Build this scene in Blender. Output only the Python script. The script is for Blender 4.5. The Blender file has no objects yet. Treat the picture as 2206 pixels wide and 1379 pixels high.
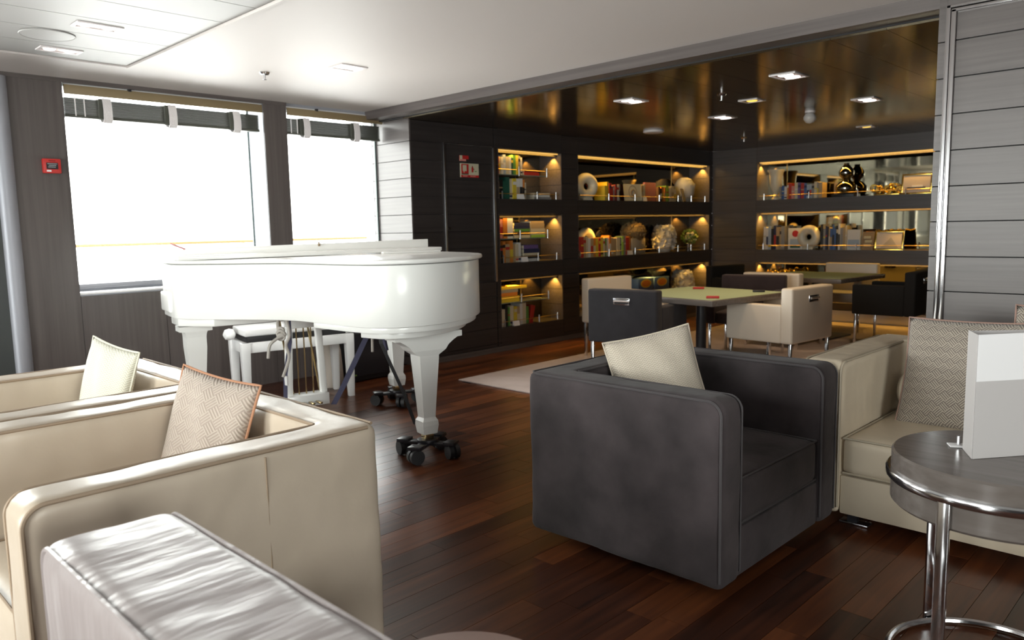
import bpy, bmesh, math, random
from mathutils import Vector, Matrix, Euler
random.seed(7)
SC = bpy.context.scene
COL = SC.collection
R = math.radians

# ------------------------------------------------------------------ camera
HCAM, FPX = 1.30, 1655.35
YAW, PITCH, ROLL = R(-44.6117), R(6.8818), R(1.1908)
fwd = Vector((math.sin(YAW)*math.cos(PITCH), math.cos(YAW)*math.cos(PITCH), -math.sin(PITCH)))
rt0 = Vector((math.cos(YAW), -math.sin(YAW), 0)); dn0 = fwd.cross(rt0)
rt = rt0*math.cos(ROLL) + dn0*math.sin(ROLL); dn = -rt0*math.sin(ROLL) + dn0*math.cos(ROLL)
cam_d = bpy.data.cameras.new('camera'); cam = bpy.data.objects.new('camera', cam_d); COL.objects.link(cam)
cam_d.sensor_width = 36.0; cam_d.lens = FPX/2206*36.0; cam_d.clip_start = 0.02
m3 = Matrix((rt, -dn, -fwd)).transposed(); cam.matrix_world = Matrix.Translation((0, 0, HCAM)) @ m3.to_4x4()
cam_d.dof.use_dof = True; cam_d.dof.focus_distance = 3.0; cam_d.dof.aperture_fstop = 4.0
SC.camera = cam

# ------------------------------------------------------------------ world, exposure
W = bpy.data.worlds.new('world'); SC.world = W; W.use_nodes = True
bg = W.node_tree.nodes['Background']; bg.inputs[0].default_value = (1.0, .972, .955, 1); bg.inputs[1].default_value = 9.0
SC.view_settings.view_transform = 'Standard'; SC.view_settings.look = 'None'
SC.view_settings.gamma = 1.0; SC.view_settings.use_curve_mapping = False
SC.view_settings.exposure = 1.2
SC.cycles.use_denoising = True; SC.cycles.use_adaptive_sampling = True; SC.cycles.adaptive_threshold = .03
SC.cycles.max_bounces = 6; SC.cycles.diffuse_bounces = 4; SC.cycles.glossy_bounces = 3; SC.cycles.transparent_max_bounces = 10
SC.cycles.caustics_reflective = False; SC.cycles.caustics_refractive = False
SC.cycles.sample_clamp_indirect = 6.0

def portal(c, sx, sy, rot):
    d = bpy.data.lights.new('window_daylight', 'AREA'); d.shape = 'RECTANGLE'; d.size = sx; d.size_y = sy
    d.cycles.is_portal = True
    o = bpy.data.objects.new('window_daylight', d); COL.objects.link(o); o.location = c; o.rotation_euler = rot
WIN = [(1.755, 3.267), (3.48, 4.497), (-0.45, 1.0)]      # window bays along the window wall (Y ranges)
BWIN = [(-4.5, -2.6), (-1.9, -0.1)]                        # windows of the wall behind (X ranges)
FWIN = [(-1.2, 1.0)]                                      # windows of the far side wall (Y ranges)
for a, b in WIN: portal((-6.30, (a+b)/2, 1.6), b-a, 1.45, (R(90), 0, R(-90)))
for a, b in BWIN: portal(((a+b)/2, -3.25, 1.28), b-a, 2.1, (R(90), 0, 0))
for a, b in FWIN: portal((4.12, (a+b)/2, 1.6), b-a, 1.45, (R(90), 0, R(90)))

# ------------------------------------------------------------------ materials
def newmat(name):
    m = bpy.data.materials.new(name); m.use_nodes = True
    return m, m.node_tree, m.node_tree.nodes['Principled BSDF']
def setp(b, **k):
    for n, v in k.items():
        n = n.replace('_', ' ')
        if n in b.inputs: b.inputs[n].default_value = v
def c4(c): return (c[0], c[1], c[2], 1)
def M(name, col, rough=.5, metal=0., noise=None, bump=None, coat=0., sheen=0., emit=None, stretch=(1, 1, 1), spec=None, coords='pos'):
    """noise=(scale, second colour, contrast), bump=(scale, strength, distance)"""
    m, nt, b = newmat(name)
    setp(b, Base_Color=c4(col), Roughness=rough, Metallic=metal, Coat_Weight=coat, Sheen_Weight=sheen)
    if spec is not None: setp(b, Specular_IOR_Level=spec)
    if coat: setp(b, Coat_Roughness=.04)
    if emit: setp(b, Emission_Color=c4(emit[0]), Emission_Strength=emit[1])
    if noise or bump:
        if coords == 'pos': out = nt.nodes.new('ShaderNodeNewGeometry').outputs['Position']
        else: out = nt.nodes.new('ShaderNodeTexCoord').outputs['Object']
        mp = nt.nodes.new('ShaderNodeMapping'); mp.inputs['Scale'].default_value = stretch
        nt.links.new(out, mp.inputs['Vector'])
    if noise:
        n = nt.nodes.new('ShaderNodeTexNoise'); n.inputs['Scale'].default_value = noise[0]; n.inputs['Detail'].default_value = 5
        nt.links.new(mp.outputs[0], n.inputs['Vector'])
        r = nt.nodes.new('ShaderNodeValToRGB'); lo, hi = .5-noise[2], .5+noise[2]
        r.color_ramp.elements[0].position = lo; r.color_ramp.elements[1].position = hi
        r.color_ramp.elements[0].color = c4(col); r.color_ramp.elements[1].color = c4(noise[1])
        nt.links.new(n.outputs['Fac'], r.inputs[0]); nt.links.new(r.outputs[0], b.inputs['Base Color'])
    if bump:
        n = nt.nodes.new('ShaderNodeTexNoise'); n.inputs['Scale'].default_value = bump[0]; n.inputs['Detail'].default_value = 4
        nt.links.new(mp.outputs[0], n.inputs['Vector'])
        bp = nt.nodes.new('ShaderNodeBump'); bp.inputs['Strength'].default_value = bump[1]; bp.inputs['Distance'].default_value = bump[2]
        nt.links.new(n.outputs['Fac'], bp.inputs['Height']); nt.links.new(bp.outputs[0], b.inputs['Normal'])
    return m

WOODA, WOODB = (.122, .103, .098), (.074, .062, .059)
wood_x = M('grey_wood_grain_x', WOODA, .36, noise=(1, WOODB, .28), bump=(1, .15, .002), stretch=(1.2, 40, 40))
wood_y = M('grey_wood_grain_y', WOODA, .42, noise=(1, WOODB, .28), bump=(1, .15, .002), stretch=(40, 1.2, 40))
wood_z = M('grey_wood_grain_z', WOODA, .40, noise=(1, WOODB, .28), bump=(1, .15, .002), stretch=(34, 34, 1.0))
SHADE_A, SHADE_B = (.040, .034, .033), (.022, .018, .018)  # same grey wood, with the library's lack of light put into the colour
shaded_y = M('shaded_grey_wood_grain_y', SHADE_A, .36, noise=(1, SHADE_B, .28), bump=(1, .12, .002), stretch=(40, 1.2, 40))
shaded_x = M('shaded_grey_wood_grain_x', (.095, .081, .077), .36, noise=(1, (.060, .051, .048), .28), bump=(1, .12, .002), stretch=(1.2, 40, 40))  # milder copy of the grey wood, end wall shade put into its colour
groove = M('groove_black', (.012, .011, .011), .8)
white_ceil = M('white_ceiling_lacquer', (.62, .57, .545), .6)
tray_mat = M('tray_panel_lacquer', (.40, .39, .38), .55)
dark_ceil = M('bronze_lacquer_ceiling', (.030, .020, .011), .15, noise=(1, (.020, .013, .007), .3), stretch=(1.5, 12, 1))
setp(dark_ceil.node_tree.nodes['Principled BSDF'], IOR=1.9, Specular_Tint=(1.0, .86, .62, 1))
chrome = M('chrome', (.80, .80, .82), .13, metal=1.)
steel = M('brushed_steel', (.55, .55, .57), .28, metal=1.)
brass = M('brass', (.55, .42, .22), .25, metal=1.)
gold_rail = M('warm_gold_rail', (.70, .52, .22), .3, metal=1.)
piano_white = M('white_piano_lacquer', (.86, .865, .84), .24, coat=.12)
white_paint = M('white_paint', (.80, .80, .80), .4)
cream_leather = M('cream_leather', (.55, .463, .370), .36, noise=(6, (.49, .41, .32), .3), bump=(9, .25, .012))
cream_leather2 = M('pale_cream_leather', (.66, .57, .44), .34, noise=(6, (.59, .50, .38), .3), bump=(9, .22, .012))
lilac_leather = M('lilac_taupe_leather', (.36, .315, .31), .34, bump=(1, .25, .03), stretch=(14, 3.2, 3))
seam_dark = M('brown_seam_cord', (.30, .22, .15), .6)
cream_seam = M('cream_cord', (.42, .36, .27), .5)
charcoal = M('charcoal_velvet', (.020, .0148, .0160), .9, noise=(4.5, (.064, .050, .053), .20), bump=(11, .35, .012), sheen=.08)
charcoal_cord = M('charcoal_cord', (.06, .053, .056), .7)
chair_cream = M('chair_cream_leather', (.66, .60, .51), .38, bump=(120, .06, .002))
chair_char = M('chair_charcoal_fabric', (.016, .0145, .018), .9, noise=(9, (.028, .026, .031), .25), sheen=.05)
chair_black = M('chair_black_fabric', (.0045, .0045, .005), .9)
chair_plum = M('chair_plum_fabric', (.024, .014, .017), .9, noise=(9, (.040, .026, .029), .25), sheen=.1)
black_rubber = M('black_rubber', (.015, .015, .017), .55)
black_metal = M('black_metal', (.02, .02, .024), .35)
black_plastic = M('black_plastic', (.012, .012, .013), .45)
felt = M('green_baize', (.30, .37, .23), .95, bump=(300, .2, .001))
rug_mat = M('mauve_grey_carpet', (.44, .37, .35), .97, noise=(5, (.33, .26, .23), .3), bump=(220, .5, .004), sheen=.2)
red_plastic = M('red_plastic', (.55, .03, .025), .4)
red_print = M('red_print', (.42, .015, .015), .5)
paper_cream = M('sign_cream', (.50, .46, .33), .6)
pale_grey_text = M('pale_grey_print', (.40, .42, .44), .6)
dark_red = M('dark_red_print', (.20, .012, .012), .6)
white_card = M('white_card', (.82, .81, .82), .55)
grey_card = M('grey_card_print', (.50, .475, .47), .5)
table_wood = M('grey_table_wood', (.165, .143, .130), .25, noise=(1, (.105, .088, .078), .3), stretch=(4, 40, 40))
blind_slat = M('dark_olive_slat', (.075, .078, .062), .5)
tape_white = M('white_ladder_tape', (.80, .76, .76), .9, bump=(90, .8, .004))
valance_gold = M('bronze_valance', (.235, .175, .095), .45)
alu = M('grey_aluminium', (.36, .37, .41), .45, metal=.3)
hull_dark = M('dark_green_grey_panel', (.055, .062, .062), .5)
gasket = M('dark_green_gasket', (.005, .03, .025), .4)
canvas = M('beige_canvas', (.52, .46, .40), .9, bump=(30, .5, .01))
strap_blue = M('navy_webbing', (.055, .055, .10), .8)
rope_mat = M('pale_rope', (.50, .47, .43), .9, bump=(150, .8, .003))
deck_white = M('white_deck_paint', (.55, .54, .52), .7)
handrail_wood = M('varnished_teak', (.19, .085, .030), .35)
ceramic_ivory = M('ivory_ceramic', (.66, .60, .46), .35)
ceramic_white = M('white_ceramic', (.66, .63, .56), .55, bump=(60, .4, .006))
moss = M('dry_moss', (.28, .19, .08), .95, bump=(70, .9, .015))
basket = M('linen_planter', (.42, .36, .26), .9, bump=(90, .6, .004))
leaf_green = M('leaf_green', (.16, .26, .05), .6)
petal = M('cream_petal', (.75, .66, .40), .7)
silver_glaze = M('black_chrome_glaze', (.30, .29, .27), .08, metal=1.)
gold_leaf = M('gold_leaf', (.80, .55, .12), .25, metal=1.)
mirror_bronze = M('bronze_mirror', (.26, .22, .16), .03, metal=1.)
mirror_clear = M('warm_mirror', (.36, .33, .23), .03, metal=1.)
lamp_glow = M('lamp_glow', (1, .95, .9), .5, emit=((1, .86, .80), 2.5))
lamp_amber = M('amber_lamp_glow', (1, .7, .2), .5, emit=((1, .62, .10), .6))
strip_glow = M('amber_strip_glow', (1, .6, .2), .5, emit=((1, .56, .13), .45))
lamp_rim = M('lamp_rim_white', (.75, .70, .70), .4)
lamp_well = M('lamp_reflector', (.55, .42, .40), .25, metal=.6)
pages = M('book_pages', (.62, .55, .40), .9)
sheet_brown = M('sepia_print', (.28, .20, .12), .7)
print_grey = M('grey_picture_print', (.36, .33, .31), .6)
print_sky = M('pale_picture_print', (.55, .49, .46), .6)

def glass_mat():
    m, nt, b = newmat('window_glass'); nt.nodes.remove(b)
    out = nt.nodes['Material Output']
    t = nt.nodes.new('ShaderNodeBsdfTransparent'); t.inputs[0].default_value = (.93, .96, .95, 1)
    g = nt.nodes.new('ShaderNodeBsdfGlossy'); g.inputs['Roughness'].default_value = .01
    f = nt.nodes.new('ShaderNodeFresnel'); f.inputs[0].default_value = 1.45
    x = nt.nodes.new('ShaderNodeMixShader')
    nt.links.new(f.outputs[0], x.inputs[0]); nt.links.new(t.outputs[0], x.inputs[1]); nt.links.new(g.outputs[0], x.inputs[2])
    nt.links.new(x.outputs[0], out.inputs['Surface'])
    return m
glass = glass_mat()

def floor_wood():
    m, nt, b = newmat('wenge_plank'); L = nt.links.new; N = nt.nodes.new
    tc = N('ShaderNodeTexCoord'); oi = N('ShaderNodeObjectInfo')
    mp = N('ShaderNodeMapping'); mp.inputs['Scale'].default_value = (30, 1.6, 1); L(tc.outputs['Object'], mp.inputs['Vector'])
    mul = N('ShaderNodeMath'); mul.operation = 'MULTIPLY'; mul.inputs[1].default_value = 60; L(oi.outputs['Random'], mul.inputs[0])
    n = N('ShaderNodeTexNoise'); n.noise_dimensions = '4D'; n.inputs['Scale'].default_value = 1; n.inputs['Detail'].default_value = 6; n.inputs['Distortion'].default_value = .6
    L(mp.outputs[0], n.inputs['Vector']); L(mul.outputs[0], n.inputs['W'])
    add = N('ShaderNodeMath'); add.operation = 'MULTIPLY_ADD'; L(n.outputs['Fac'], add.inputs[0]); add.inputs[1].default_value = .75
    rr = N('ShaderNodeMath'); rr.operation = 'MULTIPLY'; rr.inputs[1].default_value = .36; L(oi.outputs['Random'], rr.inputs[0]); L(rr.outputs[0], add.inputs[2])
    r = N('ShaderNodeValToRGB'); e = r.color_ramp.elements
    e[0].position = .22; e[0].color = (.016, .0065, .004, 1); e[1].position = .85; e[1].color = (.170, .054, .019, 1)
    x = e.new(.5); x.color = (.068, .021, .0095, 1)
    L(add.outputs[0], r.inputs[0]); L(r.outputs[0], b.inputs['Base Color'])
    setp(b, Roughness=.28, Specular_IOR_Level=.45)
    bp = N('ShaderNodeBump'); bp.inputs['Strength'].default_value = .08; bp.inputs['Distance'].default_value = .002
    L(n.outputs['Fac'], bp.inputs['Height']); L(bp.outputs[0], b.inputs['Normal'])
    return m
plank_mat = floor_wood()

def weave(name, base, light, kind, scale):
    """UV pattern cloth: 'basket' = diagonal blocks of stripes, 'herring' = zigzag rows"""
    m, nt, b = newmat(name); L = nt.links.new; N = nt.nodes.new
    def math_(op, a, bb=None):
        n = N('ShaderNodeMath'); n.operation = op
        for i, v in enumerate((a, bb)):
            if v is None: continue
            if isinstance(v, (int, float)): n.inputs[i].default_value = v
            else: L(v, n.inputs[i])
        return n.outputs[0]
    tc = N('ShaderNodeTexCoord'); mp = N('ShaderNodeMapping'); mp.inputs['Scale'].default_value = (scale, scale, 1)
    if kind == 'basket': mp.inputs['Rotation'].default_value = (0, 0, R(45))
    L(tc.outputs['UV'], mp.inputs['Vector']); s = N('ShaderNodeSeparateXYZ'); L(mp.outputs[0], s.inputs[0])
    u, v = s.outputs[0], s.outputs[1]
    if kind == 'basket':
        ck = math_('MODULO', math_('ABSOLUTE', math_('ADD', math_('FLOOR', u), math_('FLOOR', v))), 2)
        su = math_('SINE', math_('MULTIPLY', u, 6.2832*4)); sv = math_('SINE', math_('MULTIPLY', v, 6.2832*4))
        h = math_('ADD', math_('MULTIPLY', su, ck), math_('MULTIPLY', sv, math_('SUBTRACT', 1, ck)))
    else:
        zz = math_('ABSOLUTE', math_('SUBTRACT', math_('FRACT', u), .5))
        h = math_('SINE', math_('MULTIPLY', math_('ADD', math_('MULTIPLY', v, 2.0), math_('MULTIPLY', zz, 2.0)), 6.2832))
    r = N('ShaderNodeValToRGB'); r.color_ramp.elements[0].position = .35; r.color_ramp.elements[1].position = .65
    r.color_ramp.elements[0].color = c4(base); r.color_ramp.elements[1].color = c4(light)
    L(math_('ADD', math_('MULTIPLY', h, .5), .5), r.inputs[0]); L(r.outputs[0], b.inputs['Base Color'])
    bp = N('ShaderNodeBump'); bp.inputs['Strength'].default_value = .35; bp.inputs['Distance'].default_value = .003
    L(h, bp.inputs['Height']); L(bp.outputs[0], b.inputs['Normal']); setp(b, Roughness=.85, Sheen_Weight=.2)
    return m
cloth_key = weave('taupe_key_weave', (.165, .135, .115), (.42, .37, .30), 'basket', 13)
cloth_taupe = weave('pinkish_taupe_weave', (.35, .285, .24), (.45, .38, .32), 'basket', 12)
cloth_cream = weave('cream_herringbone', (.50, .43, .34), (.66, .59, .49), 'herring', 22)
cloth_pale = weave('pale_herringbone', (.56, .54, .44), (.70, .68, .58), 'herring', 22)
cord_rust = M('rust_cord', (.42, .21, .12), .8)
cord_pink = M('rose_brown_cord', (.33, .21, .17), .8)

BOOKC = dict(r=('red', (.42, .03, .02)), o=('orange', (.60, .20, .03)), y=('yellow', (.62, .46, .04)), g=('green', (.10, .26, .05)),
             h=('lime green', (.30, .48, .06)), b=('blue', (.05, .11, .28)), n=('navy', (.02, .025, .07)), k=('black', (.015, .014, .014)),
             w=('white', (.66, .64, .60)), c=('cream', (.58, .50, .34)), t=('tan', (.40, .29, .16)), m=('maroon', (.16, .02, .02)),
             p=('pink', (.60, .24, .20)), l=('pale blue', (.36, .42, .50)), v=('purple', (.13, .08, .22)), e=('grey', (.26, .25, .24)),
             d=('dark green', (.015, .09, .06)), s=('brown', (.14, .075, .035)))
BOOKM = {k: M('book_cover_'+v[0].replace(' ', '_'), v[1], .5) for k, v in BOOKC.items()}

# ------------------------------------------------------------------ mesh helpers
class MB:
    def __init__(s): s.v = []; s.f = []; s.mi = []; s.cur = 0
    def add(s, vs, fs):
        o = len(s.v); s.v += [tuple(p) for p in vs]; s.f += [tuple(i+o for i in f) for f in fs]; s.mi += [s.cur]*len(fs); return s
    def mat(s, i): s.cur = i; return s
    def box(s, x0, x1, y0, y1, z0, z1):
        return s.add([(x0, y0, z0), (x1, y0, z0), (x1, y1, z0), (x0, y1, z0), (x0, y0, z1), (x1, y0, z1), (x1, y1, z1), (x0, y1, z1)],
                     [(3, 2, 1, 0), (4, 5, 6, 7), (0, 1, 5, 4), (1, 2, 6, 5), (2, 3, 7, 6), (3, 0, 4, 7)])
    def prism(s, poly, z0, z1):
        n = len(poly)
        return s.add([(x, y, z0) for x, y in poly]+[(x, y, z1) for x, y in poly],
                     [tuple(range(n-1, -1, -1)), tuple(range(n, 2*n))]+[(i, (i+1) % n, n+(i+1) % n, n+i) for i in range(n)])
    def loft(s, secs):
        """list of equal-length closed rings of 3D points"""
        n = len(secs[0]); vs = [p for r in secs for p in r]; fs = [tuple(range(n-1, -1, -1)), tuple(range((len(secs)-1)*n, len(secs)*n))]
        for k in range(len(secs)-1):
            for i in range(n): fs.append((k*n+i, k*n+(i+1) % n, (k+1)*n+(i+1) % n, (k+1)*n+i))
        return s.add(vs, fs)
    def lathe(s, prof, c=(0, 0, 0), n=24):
        secs = [[(c[0]+r*math.cos(2*math.pi*i/n), c[1]+r*math.sin(2*math.pi*i/n), c[2]+z) for i in range(n)] for r, z in prof]
        return s.loft(secs)
    def cyl(s, p, q, r, n=10, r2=None):
        p, q = Vector(p), Vector(q); d = (q-p).normalized(); a = d.orthogonal().normalized(); b = d.cross(a)
        ring = lambda c, rr: [tuple(c+a*rr*math.cos(2*math.pi*i/n)+b*rr*math.sin(2*math.pi*i/n)) for i in range(n)]
        return s.loft([ring(p, r), ring(q, r if r2 is None else r2)])
    def tube(s, pts, r, n=8, closed=False):
        pts = [Vector(p) for p in pts]; m = len(pts); rings = []; up = None
        for i in range(m):
            t = (pts[(i+1) % m]-pts[i-1]) if closed else (pts[min(i+1, m-1)]-pts[max(i-1, 0)])
            t.normalize()
            a = t.orthogonal().normalized() if up is None else (up-t*up.dot(t))
            if a.length < 1e-5: a = t.orthogonal()
            a.normalize(); up = a; b = t.cross(a)
            rings.append([tuple(pts[i]+a*r*math.cos(2*math.pi*k/n)+b*r*math.sin(2*math.pi*k/n)) for k in range(n)])
        if closed:
            o = len(s.v); s.v += [p for rg in rings for p in rg]
            for k in range(m):
                for i in range(n):
                    s.f.append((o+k*n+i, o+k*n+(i+1) % n, o+((k+1) % m)*n+(i+1) % n, o+((k+1) % m)*n+i)); s.mi.append(s.cur)
            return s
        return s.loft(rings)
    def torus(s, c, R1, r, axis='z', n=32, k=10, sy=1.0):
        pts = []
        for i in range(n):
            a = 2*math.pi*i/n; x, y = R1*math.cos(a), R1*sy*math.sin(a)
            pts.append({'z': (c[0]+x, c[1]+y, c[2]), 'x': (c[0], c[1]+x, c[2]+y), 'y': (c[0]+x, c[1], c[2]+y)}[axis])
        return s.tube(pts, r, k, closed=True)
    def build(s, name, mats, parent=None, smooth=False, bevel=0., seg=2, angle=35):
        me = bpy.data.meshes.new(name); me.from_pydata(s.v, [], s.f)
        for m in (mats if isinstance(mats, (list, tuple)) else [mats]): me.materials.append(m)
        if len(me.materials) > 1: me.polygons.foreach_set('material_index', s.mi)
        bm = bmesh.new(); bm.from_mesh(me)
        bmesh.ops.recalc_face_normals(bm, faces=bm.faces)
        if bevel:
            es = [e for e in bm.edges if len(e.link_faces) == 2 and e.calc_face_angle(0) > R(angle)]
            bmesh.ops.bevel(bm, geom=es, offset=bevel, segments=seg, affect='EDGES', profile=.5, clamp_overlap=True)
        bm.to_mesh(me); bm.free()
        if smooth or bevel:
            me.shade_smooth() if hasattr(me, 'shade_smooth') else None
            try: me.set_sharp_from_angle(angle=R(40))
            except Exception: pass
        o = bpy.data.objects.new(name, me); COL.objects.link(o)
        if parent: o.parent = parent
        return o

def tag(o, label, cat, group=None, kind=None):
    if label: o['label'] = label
    if cat: o['category'] = cat
    if group: o['group'] = group
    if kind: o['kind'] = kind
    return o
def struct(o, label=None, cat=None):
    o['kind'] = 'structure'
    if label: o['label'] = label
    if cat: o['category'] = cat
    return o
def empty(name, loc=(0, 0, 0), rz=0., label=None, cat=None, group=None):
    o = bpy.data.objects.new(name, None); COL.objects.link(o); o.location = loc; o.rotation_euler = (0, 0, rz); o.empty_display_size = .1
    return tag(o, label, cat, group)
def box(name, mat, parent, x0, x1, y0, y1, z0, z1, bevel=0., seg=2):
    return MB().box(x0, x1, y0, y1, z0, z1).build(name, mat, parent, bevel=bevel, seg=seg)
def copy_tree(o, parent=None):
    c = o.copy(); COL.objects.link(c); c.parent = parent
    for ch in list(o.children): copy_tree(ch, c)
    return c
def proj(p):
    q = Vector(p)-Vector((0, 0, HCAM)); z = q.dot(fwd)
    if z < .1: return None
    return 1103+FPX*q.dot(rt)/z, 689.5+FPX*q.dot(dn)/z, z
def catmull(pts, k=6):
    out = []
    for i in range(len(pts)-1):
        p0 = pts[max(i-1, 0)]; p1 = pts[i]; p2 = pts[i+1]; p3 = pts[min(i+2, len(pts)-1)]
        for j in range(k):
            t = j/k
            out.append(tuple(.5*((2*b)+(c-a)*t+(2*a-5*b+4*c-d)*t*t+(3*b-a-3*c+d)*t**3) for a, b, c, d in zip(p0, p1, p2, p3)))
    return out+[tuple(pts[-1])]
ORD = ['first', 'second', 'third', 'fourth', 'fifth', 'sixth', 'seventh', 'eighth', 'ninth', 'tenth', 'eleventh', 'twelfth', 'thirteenth', 'fourteenth',
       'fifteenth', 'sixteenth', 'seventeenth', 'eighteenth', 'nineteenth', 'twentieth', 'twenty-first', 'twenty-second', 'twenty-third', 'twenty-fourth', 'twenty-fifth']

# ================================================================== THE SETTING
XA, YB, YR, XW = -5.72, 9.93, 4.28, -6.10        # bookcase wall, back wall, right wall, window wall
ZC, ZD = 2.40, 2.305                               # white ceiling, dark library ceiling
# ---- floor
floor = struct(box('floor', groove, None, -6.4, 4.2, -3.4, 10.2, -.06, -.006), 'dark reddish brown plank floor of the lounge', 'floor')
PW, PL = .105, .82
pm = MB().box(-PW/2+.0008, PW/2-.0008, -PL/2+.0008, PL/2-.0008, -.008, 0).build('plank', plank_mat)
pmesh = pm.data; bpy.data.objects.remove(pm)
spots = []
nx = int((3.0+6.2)/PW)
for i in range(nx):
    x = -6.2+PW*(i+.5); off = random.random()*PL; y = -1.2-off
    while y < 9.9:
        y += PL
        if x > -4.9 and y > 4.6: break
        if x < XA-.05 and y > 4.6: break
        c = proj((x, y, 0))
        vis = c is not None and -150 < c[0] < 2350 and 500 < c[1] < 1500
        sz = 1/c[2]**2 if vis else 0
        if x < -3.95 and y < 1.2: sz *= .01
        if -3.95 < x < -1.95 and y < 1.2: sz *= .02
        spots.append((sz, x, y))
spots.sort(reverse=True)
for sz, x, y in spots[:300]:
    o = bpy.data.objects.new('plank', pmesh); COL.objects.link(o); o.parent = floor; o.location = (x, y, random.uniform(-.0006, 0))
mb = MB()
for sz, x, y in spots[300:]: mb.box(x-PW/2+.0008, x+PW/2-.0008, y-PL/2+.0008, y+PL/2-.0008, -.008, -.0004)
o = mb.build('plank_field', plank_mat, floor); o['kind'] = 'stuff'

# ---- ceilings
TX, TY = -5.47, 1.975
ceil = MB().box(-6.45, TX, -3.4, 4.31, ZC, ZC+.08).box(TX, 4.2, TY, 4.31, ZC, ZC+.08).box(TX, 4.2, -3.4, TY, ZC+.022, ZC+.08).build('ceiling', white_ceil)
struct(ceil, 'smooth white lounge ceiling with a panelled recess', 'ceiling')
x = TX+.004
while x < 4.1:
    box('ceiling_panel', tray_mat, ceil, x+.003, x+.352, -3.35, TY-.006, ZC+.010, ZC+.022); x += .355
box('ceiling_edge_lip', white_ceil, ceil, TX, 4.2, TY-.004, TY+.012, ZC-.006, ZC+.002)
dceil = struct(box('ceiling_library', groove, None, -6.2, 4.2, 4.45, 10.2, ZD+.012, ZD+.09), 'dark glossy bronze plank ceiling over the library', 'ceiling')
x = XA-.02
while x < 1.2:
    for y in (4.45, 6.29, 8.13):
        box('ceiling_board', dark_ceil, dceil, x+.0015, x+.2985, y+.0015, min(y+1.8385, YB), ZD, ZD+.012)
    x += .30
beam = struct(box('trim_1', wood_x, None, -6.45, -1.235, 4.31, 4.45, 2.326, ZC+.08), 'grey-brown wooden beam between the white and the dark ceiling', 'beam')

def zsplit(z0, z1, zl):
    zs = [z0]+[z for z in sorted(zl) if z0+.01 < z < z1-.01]+[z1]
    return list(zip(zs[:-1], zs[1:]))
LA = [2.110-.1685*k for k in range(13)]
LR = [2.156-.1745*k for k in range(13)]
def boards_x(parent, X, y0, y1, z0, z1, mat, lines=LA, t=.015, name='board', g=.003):      # face plane X, towards +X
    for a, b in zsplit(z0, z1, lines): box(name, mat, parent, X-t, X, y0, y1, a+g, b-g)
def boards_y(parent, Y, x0, x1, z0, z1, mat, lines=LA, t=.015, name='board', g=.003):      # face plane Y, towards -Y
    for a, b in zsplit(z0, z1, lines): box(name, mat, parent, x0, x1, Y, Y+t, a+g, b-g)

# ---- bookcase wall (library left wall) with recessed niches
ROWS = [(1.59, 2.105), (.92, 1.435), (.24, .765)]
AY = [(5.64, 6.64), (6.92, 9.84)]
ND = .34                                                # niche depth
wa = MB(); F = XA-.015; BK = XA-ND
wa.box(BK-.06, BK, 4.53, YB, 0, ZD)
for y0, y1 in ((4.53, AY[0][0]), (AY[0][1], AY[1][0]), (AY[1][1], YB)): wa.box(BK, F, y0, y1, 0, ZD)
for y0, y1 in AY:
    for z0, z1 in ((0, .24), (.765, .92), (1.435, 1.59), (2.105, ZD)): wa.box(BK, F, y0, y1, z0, z1)
wallA = struct(wa.build('wall_bookcase', shaded_y), 'shade-darkened wooden library wall with lit book niches', 'wall')
boards_x(wallA, XA, 4.517, 4.895, .055, ZD, shaded_y)
boards_x(wallA, XA, 4.898, 5.578, .055, .742, shaded_y)
boards_x(wallA, XA, 4.898, 5.578, 2.122, ZD, shaded_y)
boards_x(wallA, XA, 5.592, AY[0][0], .055, ZD, shaded_y)
boards_x(wallA, XA, AY[0][1], AY[1][0], .055, ZD, shaded_y)
boards_x(wallA, XA, AY[1][1], YB-.016, .055, ZD, shaded_y)
for y0, y1 in AY:
    for z0, z1 in ((.055, .24), (.765, .92), (1.435, 1.59), (2.105, ZD)): box('board', shaded_y, wallA, F, XA, y0+.002, y1-.002, z0, z1)
bb = struct(box('baseboard_bookcase', wood_y, None, F, XA+.012, 4.50, YB-.02, 0, .052), 'low grey skirting board under the book niches', 'baseboard')

# the return panel between bookcase wall and window
wr = struct(box('wall_return', groove, None, XW-.19, F-.0, 4.515, 4.53, 0, ZC-.07), 'narrow grey boarded wall beside the window', 'wall')
boards_y(wr, 4.50, XW-.20, XA, .0, 2.325, wood_x)

# ---- back wall (library) with niches
BX = [(-5.06, -1.7)]
wb = MB(); FY = YB+.015; BKY = YB+ND
wb.box(XA-.4, -1.0, BKY, BKY+.06, 0, ZD).box(XA-.02, BX[0][0], FY, BKY, 0, ZD).box(BX[0][1], -1.0, FY, BKY, 0, ZD)
for z0, z1 in ((0, .24), (.765, .92), (1.435, 1.59), (2.105, ZD)): wb.box(BX[0][0], BX[0][1], FY, BKY, z0, z1)
wallB = struct(wb.build('wall_back', shaded_x), 'grey-brown wooden library end wall with mirrored niches', 'wall')
boards_y(wallB, YB, XA+.002, BX[0][0], .16, ZD, shaded_x)
boards_y(wallB, YB, BX[0][1], -1.0, .16, ZD, shaded_x)
for z0, z1 in ((.16, .24), (.765, .92), (1.435, 1.59), (2.105, ZD)): box('board', shaded_x, wallB, BX[0][0]+.002, BX[0][1]-.002, YB, FY, z0, z1)
bb2 = struct(box('baseboard_back', steel, None, XA+.02, -1.0, YB-.01, YB+.015, 0, .155), 'brushed metal skirting along the library end wall', 'baseboard')
wc = struct(box('wall_library_side', shaded_y, None, -1.06, -1.0, 4.44, YB, 0, ZD), 'shade-darkened wooden side wall of the library', 'wall')

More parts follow.
